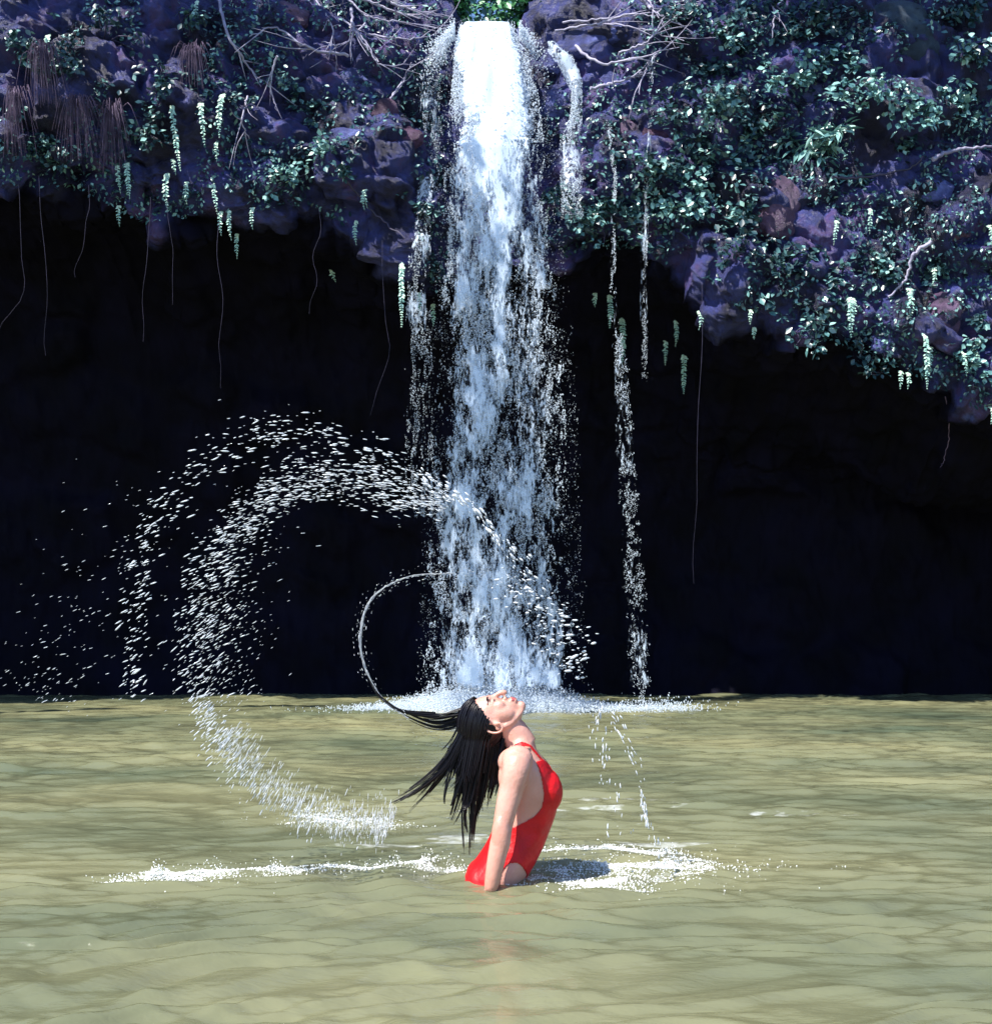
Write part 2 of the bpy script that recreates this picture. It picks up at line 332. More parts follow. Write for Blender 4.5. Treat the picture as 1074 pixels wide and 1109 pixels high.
# ---------------------------------------------------------------- cliff
lipx = [(-400, 200), (0, 195), (90, 200), (150, 235), (260, 225), (330, 215), (420, 262), (480, 300), (560, 280), (640, 265), (700, 262), (745, 300), (830, 345), (930, 375), (1000, 405), (1074, 445), (1400, 500)]
cu = np.concatenate([np.linspace(-24, -12.6, 70), np.linspace(-12.5, 12.5, 860), np.linspace(12.6, 24, 70)])
lz = 1-(np.interp(cu*F_PX/16+537, [a for a, b in lipx], [b for a, b in lipx])-HOR)/F_PX*16
lz = lz+.22*fbm(cu*1.3, 0, 0, 41)
rim = 9.45+.25*fbm(cu*.6, 3, 0, 42)-1.0*np.exp(-((cu+.1)/.75)**4)+.05*np.minimum(np.abs(cu), 12)
fwd = -.5*np.exp(-((cu-4.5)/2.5)**2)-.55*np.exp(-((cu+5)/2.3)**2)-.9*np.clip((np.abs(cu)-7)/4, 0, 1)**2*3+.45*np.exp(-(cu/1.0)**4)
ctrl = []
one = np.ones_like(cu)
for py, pz in ((31*one, 13*one), (22*one, rim+.5), (18.2*one, rim+.12), (17.1*one+.2*fwd, rim), (16.6+.7*fwd, rim-.9), (16.5+.9*fwd, (rim+lz)/2), (16.45+fwd, lz+.75), (16.75+fwd, lz+.2),
               (17.1+fwd*.8, lz-.02), (17.6+fwd*.4, lz-.02), (18.9*one, lz-.8), (19.8*one, 3.2*one), (20.1*one, 1.4*one), (19.9*one, 0*one), (19.4*one, -1.3*one)):
    ctrl.append(np.stack([cu, py, pz], -1))
ctrl = np.array(ctrl); m = len(ctrl)
cnt = [6, 24, 30, 40, 56, 56, 46, 30, 22, 22, 26, 22, 16, 12]
rows = []; rt = []
pp = np.concatenate([[2*ctrl[0]-ctrl[1]], ctrl, [2*ctrl[-1]-ctrl[-2]]])
for i, c in enumerate(cnt):
    for u in np.arange(c)/c:
        a, b, c2, d = pp[i], pp[i+1], pp[i+2], pp[i+3]
        rows.append(.5*(2*b+(c2-a)*u+(2*a-5*b+4*c2-d)*u*u+(3*b-a-3*c2+d)*u**3)); rt.append(i+u)
rows.append(ctrl[-1]); rt.append(m-1)
S = np.array(rows); rt = np.array(rt)[:, None]; R_, C_ = S.shape[:2]
dU = np.gradient(S, axis=1); dV = np.gradient(S, axis=0); Nn = np.cross(dU, dV); Nn /= np.linalg.norm(Nn, axis=2)[..., None]+1e-9
if Nn[160, C_//2, 1] > 0: Nn = -Nn
amp = np.interp(rt, [0, 2, 4, 7.3, 9, 11, 14], [.5, 1, 1, 1, .45, .5, .3])*np.ones((1, C_))
notch = 1-.8*np.exp(-((S[..., 0]+.1)/.5)**2)*(rt < 4.6)
amp = amp*notch
x, y, z = S[..., 0], S[..., 1], S[..., 2]
w1 = .25*fbm(x*1.3, y*1.3, z*1.3, 51, 3)
f1, f2, cid = worley(x*.85+w1, y*.85, z*1.15+w1, 60)
g1, g2, gid = worley(x*2.2+w1, y*2.2, z*2.9+w1, 70)
disp = .30*fbm(x*.6, y*.6, z*.6, 52, 3)+.55*(cid-.5)*np.clip((f2-f1)*5, 0, 1)+.28*(np.clip((f2-f1)*2.2, 0, .6)-.3)+.17*(gid-.5)*np.clip((g2-g1)*5, 0, 1)+.10*(np.clip((g2-g1)*3, 0, .7)-.3)+.10*fbm(x*6, y*6, z*6, 53, 5, .7)-.07*np.abs(fbm(x*2.6, y*2.6, z*3.4, 54, 4, .6))*3
S2 = S+Nn*(disp*amp)[..., None]
ii = (np.arange(R_-1)[:, None]*C_+np.arange(C_-1)[None]).ravel()
CF = np.stack([ii, ii+C_, ii+C_+1, ii+1], -1)
CV = S2.reshape(-1, 3)
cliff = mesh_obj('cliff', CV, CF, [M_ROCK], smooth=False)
cave_shade = np.clip((rt*np.ones((1, C_))-7.35+.9*fbm(S2[..., 0]*1.6, S2[..., 2]*1.6, 0, 88, 4))/.5+.5, 0, 1)  # mask for the shade painted into the rock under the lip and inside
cat_ = cliff.data.attributes.new('cave', 'FLOAT', 'POINT'); cat_.data.foreach_set('value', cave_shade.ravel().astype(np.float32))
tag(cliff, 'dark overhanging rock cliff hollowed out behind the pool', 'cliff', kind='structure')
BV = BVHTree.FromPolygons([tuple(v) for v in CV.tolist()], CF.tolist())
CAMP = Vector((0, 0, CAM_H))
def hit(px, py, lift=.0, dflt=16.5):
    d = Vector(((px-537)/F_PX, 1, -(py-HOR)/F_PX)).normalized()
    loc, nrm, i, ds = BV.ray_cast(CAMP, d)
    if loc is None: return P(px, py, dflt), np.array((0, -1., .2))
    n = np.array(nrm);  n = -n if n@np.array(d) > 0 else n
    return np.array(loc)-np.array(d)*lift, n
#EOF_SETTING
# ---------------------------------------------------------------- boulders set in the cliff face
def boulder(px, py, rx, ry, m, label, group=None, seed=0, sink=.8, rot=0.):
    p, n = hit(px, py); D = p[1]; s = D/F_PX
    v, f = ICO4; k = 1+.28*fbm(v[:, 0]*1.3+seed*3.1, v[:, 1]*1.3, v[:, 2]*1.3, 90+seed, 3)+.05*fbm(v[:, 0]*6, v[:, 1]*6, v[:, 2]*6+seed, 91, 3)
    f1b, f2b, ci = worley(v[:, 0]*1.1+seed, v[:, 1]*1.1, v[:, 2]*1.1, 95+seed); k = k+.34*(ci-.5)*np.clip((f2b-f1b)*3, 0, 1)+.03*fbm(v[:, 0]*14, v[:, 1]*14, v[:, 2]*14+seed, 92, 3)
    V = v*k[:, None]; V = np.sign(V)*np.abs(V)**.85*np.array((rx*s, min(rx, ry)*s*.8, ry*s))
    c, q = math.cos(rot), math.sin(rot); V = V@np.array(((c, 0, q), (0, 1, 0), (-q, 0, c))).T
    o = mesh_obj('boulder', V, f, m); o.location = tuple(p+np.array((0, min(rx, ry)*s*sink, 0)))
    return tag(o, label, 'boulder', group)
ICO4 = ico(5)
BL = [(372, 98, 42, 30, M_BOULD, 'large pale blue rounded boulder high on the cliff left of the main fall', -.4),
      (408, 132, 30, 17, M_REDROCK, 'reddish wedge shaped boulder just below the large pale blue boulder', -.9),
      (438, 148, 20, 12, M_REDROCK, 'small rust red stone tucked against the left edge of the main fall', -.3),
      (378, 148, 22, 13, M_BOULD, 'small grey stone under the large pale blue boulder', .2),
      (308, 12, 26, 14, M_PINKROCK, 'pinkish boulder cut by the top edge left of the main fall', .1),
      (322, 62, 26, 16, M_BOULD, 'flat grey boulder in the tangle of roots left of the main fall', .15),
      (652, 40, 50, 17, M_BOULD, 'long flat blue slab between the short side fall and the pale root tangle', -.15),
      (610, 62, 22, 17, M_BOULD, 'dark blue block directly between the main fall and the short side fall', 0),
      (608, 108, 26, 20, M_BOULD, 'wet blue boulder right of the main fall below the dark blue block', .1),
      (668, 90, 28, 24, M_BOULD, 'broad smooth blue boulder below the long flat slab', .3),
      (672, 138, 20, 18, M_PINKROCK, 'purple boulder beside the thin thread of falling water', .1),
      (716, 142, 17, 14, M_REDROCK, 'dark red boulder right of the thin thread fall', 0),
      (846, 222, 24, 32, M_PINKROCK, 'lilac mossy rock in the middle of the leafy right cliff', .1),
      (980, 30, 46, 34, M_MOSSROCK, 'big smooth green grey slab at the top of the right cliff', .3),
      (1040, 242, 18, 15, M_PINKROCK, 'bright pink block near the right edge of the picture', .1),
      (1000, 265, 22, 10, M_PINKROCK, 'long low pink ledge stone left of the bright pink block', -.1),
      (1026, 338, 22, 25, M_PINKROCK, 'round purple boulder among ferns low on the right cliff', .2),
      (960, 370, 16, 12, M_BOULD, 'small dim grey stone at the bottom lip of the right cliff', 0),
      (880, 98, 20, 18, M_BOULD, 'blue grey boulder behind leaves in the upper right cliff', .2),
      (1012, 205, 24, 14, M_BOULD, 'grey stone above the long low pink ledge', .2)]
for i, b in enumerate(BL): boulder(*b[:5], b[5], 'boulders set in the cliff face', i, rot=b[6])

# ---------------------------------------------------------------- the falls
def fall_drops(n, edge, y0f, seed, wmin, wmax, thr, lenk=(2.2, 4.2), freq=(5.5, 1.6), thick=.25, core=None):
    """edge: list of (py, xl, xr) in photo units turned into metres at the fall's own depth."""
    r = np.random.default_rng(seed); D = 16.3
    ey = np.array([e[0] for e in edge]); xl = np.interp(np.arange(0, 800), ey, [e[1] for e in edge]); xr = np.interp(np.arange(0, 800), ey, [e[2] for e in edge])
    out = []; m = 0
    while m < n:
        k = n*2
        py = r.uniform(ey[0], ey[-1], k); t = r.uniform(0, 1, k)
        a = np.interp(py, np.arange(800), xl); b = np.interp(py, np.arange(800), xr)
        px = a+(b-a)*t; X_ = (px-537)/F_PX*D; Z_ = 1-(py-HOR)/F_PX*D
        Y_ = y0f(py)+r.normal(0, thick*.4, k)
        nz = .50+.26*vnoise(X_*freq[0], Z_*freq[1]*.8, seed, 3)+.50*vnoise(X_*freq[0]*2.4+.4*Z_, Z_*freq[1]*2.6, seed, 4)+.50*vnoise(X_*freq[0]*4.4, Z_*freq[1]*5.5, seed, 5)+.42*vnoise(X_*freq[0]*9, Z_*freq[1]*13, seed, 6)
        edgef = np.minimum(t, 1-t)*2
        dens = nz*(.55+.6*np.sqrt(np.clip(edgef*1.6, 0, 1)))
        if core is not None: dens = dens+core(px, py)
        keep = dens > thr+r.uniform(-.20, .26, k)
        out.append(np.stack([X_, Y_, Z_, py], -1)[keep]); m += keep.sum()
    q = np.concatenate(out)[:n]
    size = r.uniform(0, 1, n)**2.6*(wmax-wmin)+wmin
    ln = size*r.uniform(*lenk, n)
    axd = np.stack([r.normal(0, .10, n), r.normal(0, .1, n), np.ones(n)], -1)
    return q[:, :3], size, ln, axd
MAIN = [(16, 497, 556), (40, 492, 564), (60, 491, 572), (100, 488, 582), (150, 485, 588), (200, 481, 593), (300, 478, 600), (400, 474, 610), (500, 468, 613), (600, 464, 616), (700, 461, 622), (757, 455, 628)]
y_main = lambda py: 16.75-.62*np.clip(np.asarray(py)/170., 0, 1)**.8-.05*np.asarray(py)/757
fall = empty('waterfall', (0, 16.3, 0))
tag(fall, 'broad white main waterfall dropping from the notch in the cliff into the pool', 'waterfall', 'falls over the cliff')
off = np.array((0, 16.3, 0.))
# solid lip sheet: a thick tongue of water
tt = np.linspace(0, 1, 90); uu = np.linspace(0, 1, 64)
pyy = 20+tt*60; xl = np.interp(pyy, [e[0] for e in MAIN], [e[1] for e in MAIN]); xr = np.interp(pyy, [e[0] for e in MAIN], [e[2] for e in MAIN])
TT, UU = np.meshgrid(tt, uu, indexing='ij'); PY = 20+TT*60
PX = xl[:, None]+5+(xr-xl-10)[:, None]*UU
tuck = np.sin(UU*math.pi)**.5
X_ = (PX-537)/F_PX*16.4; Z_ = 1-(PY-HOR)/F_PX*16.4
Y_ = y_main(PY)+.06-.14*tuck+.10*fbm(X_*16, Z_*2.2, 0, 5, 5, .65)
hole = vnoise(X_*9, Z_*4, 2, 9)+.5*vnoise(X_*19, Z_*9, 2, 10)
V = np.stack([X_, Y_, Z_], -1); nT, nU = TT.shape
F_ = []
lim = np.interp(TT, [0, .3, .6, 1], [1.2, .85, .35, -.35])
for i in range(nT-1):
    for j in range(nU-1):
        if hole[i, j] < lim[i, j]-.5*(abs(UU[i, j]-.5) > .43): F_.append((i*nU+j, i*nU+j+1, (i+1)*nU+j+1, (i+1)*nU+j))
sh = mesh_obj('water_tongue', V.reshape(-1, 3)-off, np.array(F_), M_WHITE, fall)
sm = sh.modifiers.new('solid', 'SOLIDIFY'); sm.thickness = .05
mb_tail = []
def core(px, py): return .75*np.exp(-((px-(530+.02*py))/26)**2)*np.clip(1-py/420, 0, 1)+.8*np.clip(1.2-py/150, 0, 1)
p, s_, l_, a_ = fall_drops(60000, MAIN, y_main, 21, .0024, .0085, .70, lenk=(1.2, 2.6), core=core)
V, Fq = scatter(p, s_, l_, a_, OCT, .25)
mesh_obj('falling_drops', V-off, Fq, M_WHITE, fall)['kind'] = 'stuff'
p, s_, l_, a_ = fall_drops(12000, [(e[0], e[1]-7, e[2]+12) for e in MAIN[3:]], y_main, 22, .0016, .0045, .35, thick=.6, lenk=(1.2, 3))
V, Fq = scatter(p, s_, l_, a_, OCT); mesh_obj('loose_drops', V-off, Fq, M_WHITE, fall)['kind'] = 'stuff'
def veil(edge, yf, dens, layers, parent, rows=260, cols=40, gap=.07):
    """soft curved sheets of falling water, one behind the other"""
    mbv = []; mbf = []; dd = []; c = 0; ey = np.array([e[0] for e in edge])
    for k in range(layers):
        tt = np.linspace(0, 1, rows); py = ey[0]+tt*(ey[-1]-ey[0]); xl = np.interp(py, ey, [e[1] for e in edge])-3*k % 7; xr = np.interp(py, ey, [e[2] for e in edge])+2*k % 5
        U, T_ = np.meshgrid(np.linspace(0, 1, cols), tt); PYg = py[:, None]+0*U; PXg = xl[:, None]+(xr-xl)[:, None]*U
        Xv = (PXg-537)/F_PX*16.3; Zv = 1-(PYg-HOR)/F_PX*16.3; bulge = np.sqrt(np.clip(4*U*(1-U), 0, 1))
        Yv = yf(PYg)+gap*(k-(layers-1)/2)-.10*bulge*(1 if k < layers/2 else -1)+.05*fbm(Xv*5+k*7, Zv*1.2, k, 15, 3)
        e_ = np.clip(np.minimum(U, 1-U)*5.5+.35*vnoise(Xv*9, Zv*2.5, k, 71), 0, 1); e_ = e_*e_*(3-2*e_)
        dd.append((dens(PYg, PXg, U)-.42*(1-e_)-.25*np.clip(1-(1-T_)*40, 0, 1)).ravel()); i_ = (np.arange(rows-1)[:, None]*cols+np.arange(cols-1)[None]).ravel()
        mbv.append(np.stack([Xv, Yv, np.maximum(Zv, -.02)], -1).reshape(-1, 3)); mbf.append(np.stack([i_, i_+1, i_+cols+1, i_+cols], -1)+c); c += rows*cols
    o = mesh_obj('water_veil', np.concatenate(mbv)-off, np.concatenate(mbf), M_VEIL, parent); a_ = o.data.attributes.new('dens', 'FLOAT', 'POINT'); a_.data.foreach_set('value', np.concatenate(dd).astype(np.float32)); return o
veil(MAIN, y_main, lambda py, px, U: -.012+.495+.26*np.exp(-((px-(528+.02*py))/26)**2)*np.clip(1.25-py/260, 0, 1)+.13*np.clip(1.2-py/130, 0, 1)+.05*np.clip((py-640)/100, 0, 1)+.075*vnoise(px*.07, py*.022, 0, 66)+.05*vnoise(px*.16, py*.06, 0, 67), 4, fall)
# splashes thrown sideways where the stream leaves the rock
q_ = np.random.default_rng(12); n = 2600; sx = q_.choice((-1, 1), n, p=(.65, .35)); ex = np.abs(q_.normal(0, 15, n)); px_ = np.where(sx < 0, 492-ex, 562+ex*.8); py_ = 26+ex*.55+q_.normal(0, 4, n)+np.abs(q_.normal(0, 14, n))*(ex/20)
pq = np.stack([(px_-537)/F_PX*16.4, 16.55+q_.normal(0, .08, n), 1-(py_-HOR)/F_PX*16.4], -1)
V, Fq = scatter(pq, q_.uniform(.003, .009, n), q_.uniform(.005, .02, n), np.stack([sx*.5, 0*sx, np.ones(n)], -1)+q_.normal(0, .2, (n, 3)), OCT); mesh_obj('lip_splash', V-off, Fq, M_WHITE, fall)['kind'] = 'stuff'
# base burst
n = 34000; r = np.random.default_rng(4)
bx = r.normal(0, .68, n); h = np.abs(r.normal(0, .13, n))*np.exp(-(bx/1.2)**2)+r.uniform(0, .03, n)
pp_ = np.stack([bx, 16.2+r.normal(0, .3, n), h], -1)
V, Fq = scatter(pp_, r.uniform(.002, .008, n), r.uniform(.004, .02, n), np.stack([r.normal(0, .5, n), r.normal(0, .3, n), np.ones(n)], -1), OCT)
mesh_obj('splash', V-off, Fq, M_WHITE, fall)['kind'] = 'stuff'
def small_fall(label, edge, n, seed, thr, wmax=.02, ydel=0, cat='waterfall', yf=None, freq=(6, 1.5), thick=.1, foot=False, vd=-.05):
    yy = yf or (lambda py: 16.15+0*py)
    e = empty('side_waterfall', (0, 16.3, 0)); tag(e, label, 'waterfall', 'falls over the cliff'); veil(edge, yy, lambda py, px, U: .5+vd+.10*vnoise(px*.02, py*.03, seed, 5)-.25*np.clip((py-edge[-1][0]+70)/70, 0, 1)*(edge[-1][0] < 700), 2, e, 120, 12, .05)
    p, s_, l_, a_ = fall_drops(int(n*1.8), edge, yy, seed, .0022, wmax*.40, thr*.9, lenk=(1.2, 2.6), thick=thick, freq=freq)
    if foot:
        q = np.stack([r.normal(1.95, .28, 900), 16.15+r.normal(0, .15, 900), np.abs(r.normal(0, .06, 900))], -1)
        p = np.concatenate([p, q]); s_ = np.concatenate([s_, r.uniform(.003, .01, 900)]); l_ = np.concatenate([l_, r.uniform(.004, .02, 900)]); a_ = np.concatenate([a_, np.stack([r.normal(0, .4, 900), r.normal(0, .3, 900), np.ones(900)], -1)])
    V, Fq = scatter(p, s_, l_, a_, OCT, .2); o = mesh_obj('falling_drops', V-off, Fq, M_WHITE, e); o['kind'] = 'stuff'; return e
def surf_y(px, py, lift=.06):
    ys = []
    for a, b in zip(np.atleast_1d(px), np.atleast_1d(py)): ys.append(hit(a, b)[0][1]-lift)
    return np.array(ys)
def yprof(pxs, pys, lift=.08):     # water clings to the face, then drops plumb from the lip
    ys = surf_y(pxs, pys, lift); ys = np.minimum.accumulate(ys)
    ys = np.minimum(ys, 16.9); return lambda py: np.interp(py, pys, ys)
small_fall('thin blue veil of water left of the main waterfall', [(34, 474, 492), (42, 456, 490), (60, 448, 486), (90, 448, 478), (140, 450, 478), (230, 446, 470), (330, 438, 466), (420, 436, 470), (560, 440, 468)], 3000, 31, .66, .015,
           yf=yprof([465, 463, 462, 460, 455], [36, 80, 140, 230, 262]), freq=(9, 1.2))
small_fall('short zigzag side fall just right of the main waterfall', [(32, 592, 604), (50, 600, 622), (66, 612, 632), (90, 620, 632), (118, 618, 631), (150, 606, 634), (235, 608, 632)], 3600, 32, .50, .018, vd=.03,
           yf=yprof([598, 612, 624, 626, 625, 620, 618], [32, 50, 66, 90, 118, 165, 215], .1))
small_fall('thin long thread fall that breaks into clumps of drops right of the main waterfall', [(125, 650, 654), (150, 656, 660), (200, 662, 666), (260, 660, 664), (330, 657, 666), (400, 664, 678), (470, 664, 684), (560, 670, 690), (650, 674, 698), (757, 680, 704)], 1700, 33, .82, .015, vd=-.10,
           yf=yprof([652, 658, 664, 662], [125, 150, 200, 250]), freq=(6, 2.4), thick=.2, foot=True)
small_fall('faint rightmost trickle falling between leaves on the cliff', [(55, 704, 710), (120, 699, 706), (200, 695, 700), (330, 693, 699), (420, 693, 699)], 500, 34, .62, .010,
           yf=yprof([707, 702, 698, 697], [55, 120, 200, 250]), freq=(6, 2.2))

# ---------------------------------------------------------------- plants
LEAF = (np.array([(0, 0, 0), (.22, .35, .05), (.30, .62, .02), (0, 1.08, -.12), (-.30, .62, .02), (-.22, .35, .05), (0, .5, -.06)], float),
        np.array([(0, 1, 6), (1, 2, 6), (2, 3, 6), (3, 4, 6), (4, 5, 6), (5, 0, 6)]))
def leaves(r, cen, rad, n, size, kind='round', droop=.4):
    """positions in a clumpy shell, random tilt; returns V,F and a shade index per face"""
    nc = max(5, n//14)
    cl = r.normal(0, .5, (nc, 3))*rad; pos = cl[r.integers(0, nc, n)]+r.normal(0, .16, (n, 3))*rad
    pos[:, 1] *= .6
    v, f = LEAF; sc = size*r.uniform(.5, 1.25, n)
    d = np.stack([r.normal(0, .8, n), r.normal(-.45, .5, n), r.normal(-droop, .5, n)], -1); d /= np.linalg.norm(d, axis=1)[:, None]
    up = np.stack([r.normal(0, .5, n), r.normal(-.5, .4, n), np.abs(r.normal(.8, .4, n))], -1)
    A = np.cross(d, up); A /= np.linalg.norm(A, axis=1)[:, None]; Nn_ = np.cross(A, d)
    wk = .75 if kind == 'round' else .28
    V = (pos+cen)[:, None]+sc[:, None, None]*(v[None, :, 0:1]*A[:, None]*wk*1.6+v[None, :, 1:2]*d[:, None]+v[None, :, 2:3]*Nn_[:, None])
    Fq = (f[None]+(np.arange(n)*len(v))[:, None, None]).reshape(-1, 3)
    return V.reshape(-1, 3), Fq, pos
def shrub(px, py, rpx, n, size, mats, label, group, seed, kind='round', sq=.8):
    r = np.random.default_rng(seed+500); p, nr = hit(px, py, .1); s = p[1]/F_PX; rad = rpx*s*np.array((1., .6, sq))
    e = empty('leafy_shrub', tuple(p)); tag(e, label, 'shrub', group)
    V, Fq, pos = leaves(r, np.zeros(3), rad, n, size, kind)
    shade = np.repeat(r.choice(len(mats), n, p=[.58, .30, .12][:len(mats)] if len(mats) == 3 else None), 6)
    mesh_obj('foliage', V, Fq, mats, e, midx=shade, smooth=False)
    mb = MB(); root = np.array((0, .25, -.05))
    for i in range(7):
        q = pos[r.integers(0, n)]; tube(mb, catmull([root+r.normal(0, .04, 3), (root+q)/2+r.normal(0, .05, 3), q], 7), np.linspace(.012, .004, 7), 4)
    mb.build('stem', M_ROOTD, e)
    return e
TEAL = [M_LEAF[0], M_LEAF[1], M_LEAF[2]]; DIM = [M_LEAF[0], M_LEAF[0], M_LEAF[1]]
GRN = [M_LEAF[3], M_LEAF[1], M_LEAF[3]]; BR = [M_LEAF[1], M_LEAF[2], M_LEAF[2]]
bands = {
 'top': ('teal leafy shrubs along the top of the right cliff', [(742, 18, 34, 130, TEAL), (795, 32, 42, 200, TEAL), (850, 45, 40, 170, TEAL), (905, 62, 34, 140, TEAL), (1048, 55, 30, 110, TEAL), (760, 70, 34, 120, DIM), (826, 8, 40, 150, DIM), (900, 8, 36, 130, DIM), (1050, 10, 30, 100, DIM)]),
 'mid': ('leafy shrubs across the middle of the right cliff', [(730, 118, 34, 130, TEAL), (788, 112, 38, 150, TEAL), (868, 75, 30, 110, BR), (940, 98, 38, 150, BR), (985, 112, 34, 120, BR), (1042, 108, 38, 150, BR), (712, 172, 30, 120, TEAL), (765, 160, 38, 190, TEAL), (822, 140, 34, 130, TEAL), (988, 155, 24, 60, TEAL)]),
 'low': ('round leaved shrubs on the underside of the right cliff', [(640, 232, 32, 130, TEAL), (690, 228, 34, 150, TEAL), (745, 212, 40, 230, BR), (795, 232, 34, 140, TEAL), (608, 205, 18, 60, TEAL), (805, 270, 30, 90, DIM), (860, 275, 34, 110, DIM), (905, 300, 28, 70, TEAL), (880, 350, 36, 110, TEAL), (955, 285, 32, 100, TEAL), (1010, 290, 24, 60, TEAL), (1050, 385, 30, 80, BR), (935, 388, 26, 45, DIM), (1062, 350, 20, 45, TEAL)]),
 'left': ('small leafy shrubs on the left cliff', [(345, 170, 30, 120, BR), (305, 185, 26, 80, BR), (375, 178, 20, 60, TEAL), (290, 85, 32, 90, TEAL), (245, 95, 26, 70, DIM), (170, 90, 30, 90, DIM), (70, 70, 30, 90, DIM), (160, 130, 30, 110, TEAL), (45, 165, 26, 90, TEAL), (20, 40, 26, 80, TEAL), (110, 35, 30, 80, DIM), (330, 110, 24, 70, TEAL), (200, 20, 24, 60, TEAL), (455, 225, 22, 60, TEAL), (470, 300, 18, 40, TEAL)]),
}
def ordn(i): return ['first', 'second', 'third', 'fourth', 'fifth', 'sixth', 'seventh', 'eighth', 'ninth', 'tenth', 'eleventh', 'twelfth', 'thirteenth', 'fourteenth', 'fifteenth', 'sixteenth', 'seventeenth', 'eighteenth', 'nineteenth', 'twentieth'][i]
sd_ = 0
for key, (gname, lst) in bands.items():
    for i, (px, py, rp, n, ms) in enumerate(sorted(lst, key=lambda t: t[0])):
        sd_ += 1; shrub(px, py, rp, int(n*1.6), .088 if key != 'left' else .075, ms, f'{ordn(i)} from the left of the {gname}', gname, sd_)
for i, (px, py, rp) in enumerate([(905, 178, 44), (880, 158, 36), (905, 142, 30)]):
    shrub(px, py, rp, 60, .2, BR, ['lowest', 'middle', 'topmost'][i]+' of the narrow leaved plants arching out of the right cliff', 'narrow leaved plants on the right cliff', 900+i, 'narrow', .5)
# bushes growing beyond the notch at the head of the fall
for (px, py, dd, rp, lab) in ((574, 4, 17.3, 24, 'bright green bush growing right beside the head of the waterfall'), (480, -2, 17.3, 20, 'green bush at the head of the waterfall on its left side'),
                              (522, -12, 20., 55, 'far bush seen through the notch above the waterfall')):
    r = np.random.default_rng(int(px)); c = P(px, py, dd); rad = rp*dd/F_PX
    e = empty('streamside_bush', tuple(c)); tag(e, lab, 'bush', 'bushes at the head of the fall')
    V, Fq, pos = leaves(r, np.zeros(3), rad*np.array((1.3, 1.2, 1.1)), 2600, .10); mesh_obj('foliage', V, Fq, GRN, e, midx=np.repeat(r.integers(0, 3, 2600), 6), smooth=False)
    mb = MB()
    for i in range(6): tube(mb, catmull([(0, 0, -.7), pos[i]*.5+np.array((0, 0, -.25)), pos[i]], 6), np.linspace(.02, .006, 6), 5)
    mb.build('stem', M_ROOTD, e)

# hanging fern fronds
def frond(px, y0, y1, r, x1=None, wpx=4.2):
    p, n_ = hit(px, y0, .12); D = p[1]; L = (y1-y0)*D/F_PX; dx = ((x1 or px)-px)*D/F_PX
    e = empty('hanging_frond', tuple(p)); k = 12
    path = catmull([(0, .05, 0), (dx*.2, -.06, -.12*L), (dx*.7+r.normal(0, .01), -.07, -.55*L), (dx, -.02, -L)], k)
    mb = MB(); tube(mb, path, np.linspace(.006, .002, k), 5); mb.build('stalk', M_FROND, e)
    m_ = max(10, int(L/.021)); t = np.linspace(.03, 1, m_); pt = catmull(path, m_*2)[::2][:m_]
    wd = wpx*D/F_PX*.95*np.interp(t, [0, .3, .7, 1], [.2, .9, 1, .25])
    v, f = LEAF; VV = []; FF = []; c = 0
    for q, w_ in zip(pt, wd):
        for sgn in (-1, 1):
            a = r.normal(0, .5); d = np.array((sgn*math.cos(a), -.35+r.normal(0, .3), -.75+r.normal(0, .35))); d /= np.linalg.norm(d)
            A = np.cross(d, (0, -1, .4)); A /= np.linalg.norm(A); N_ = np.cross(A, d); s_ = w_*r.uniform(.8, 1.2)
            VV.append(q+s_*(v[:, 0:1]*A*.9+v[:, 1:2]*d+v[:, 2:3]*N_)); FF.append(f+c); c += len(v)
    mesh_obj('foliage', np.concatenate(VV), np.concatenate(FF), M_FROND, e, smooth=False)
    return e
FR = {'left': ('pale green fern fronds hanging from the left cliff', [(214, 0, 28), (53, 35, 108), (231, 52, 76), (242, 100, 150, 238), (218, 110, 158, 222), (186, 112, 186, 196), (182, 186, 229), (188, 172, 190, 191), (203, 196, 222), (138, 175, 216, 141), (130, 222, 246), (128, 178, 210, 131), (231, 198, 233, 236), (240, 228, 256), (249, 227, 261, 251), (257, 252, 281), (274, 224, 249), (235, 153, 176)]),
      'centre': ('fern fronds hanging on either side of the main waterfall', [(395, 205, 228), (386, 238, 266), (358, 292, 306, 364), (435, 283, 355), (454, 316, 343), (469, 328, 354), (394, 206, 226, 398), (660, 318, 356), (673, 343, 395), (644, 317, 333), (720, 368, 396), (731, 346, 376), (740, 383, 427), (756, 336, 358)]),
      'right': ('fern fronds hanging low on the right cliff', [(918, 320, 366, 921), (923, 322, 350), (983, 311, 348, 985), (1000, 360, 422, 1003), (1006, 374, 405), (974, 401, 422), (982, 403, 422), (1072, 440, 460), (905, 238, 266, 902), (941, 225, 254), (1010, 290, 312, 1008), (1069, 243, 272, 1072), (812, 335, 352), (816, 354, 368), (1040, 380, 408, 1046), (1052, 375, 400, 1056)])}
rf = np.random.default_rng(3)
for key, (g, lst) in FR.items():
    for i, t in enumerate(sorted(lst, key=lambda t: t[0])):
        tag(frond(t[0], t[1], t[2], rf, t[3] if len(t) > 3 else None, 4.6 if t[2]-t[1] > 35 else 3.6), f'{ordn(i)} from the left of the {g}', 'fern frond', g)
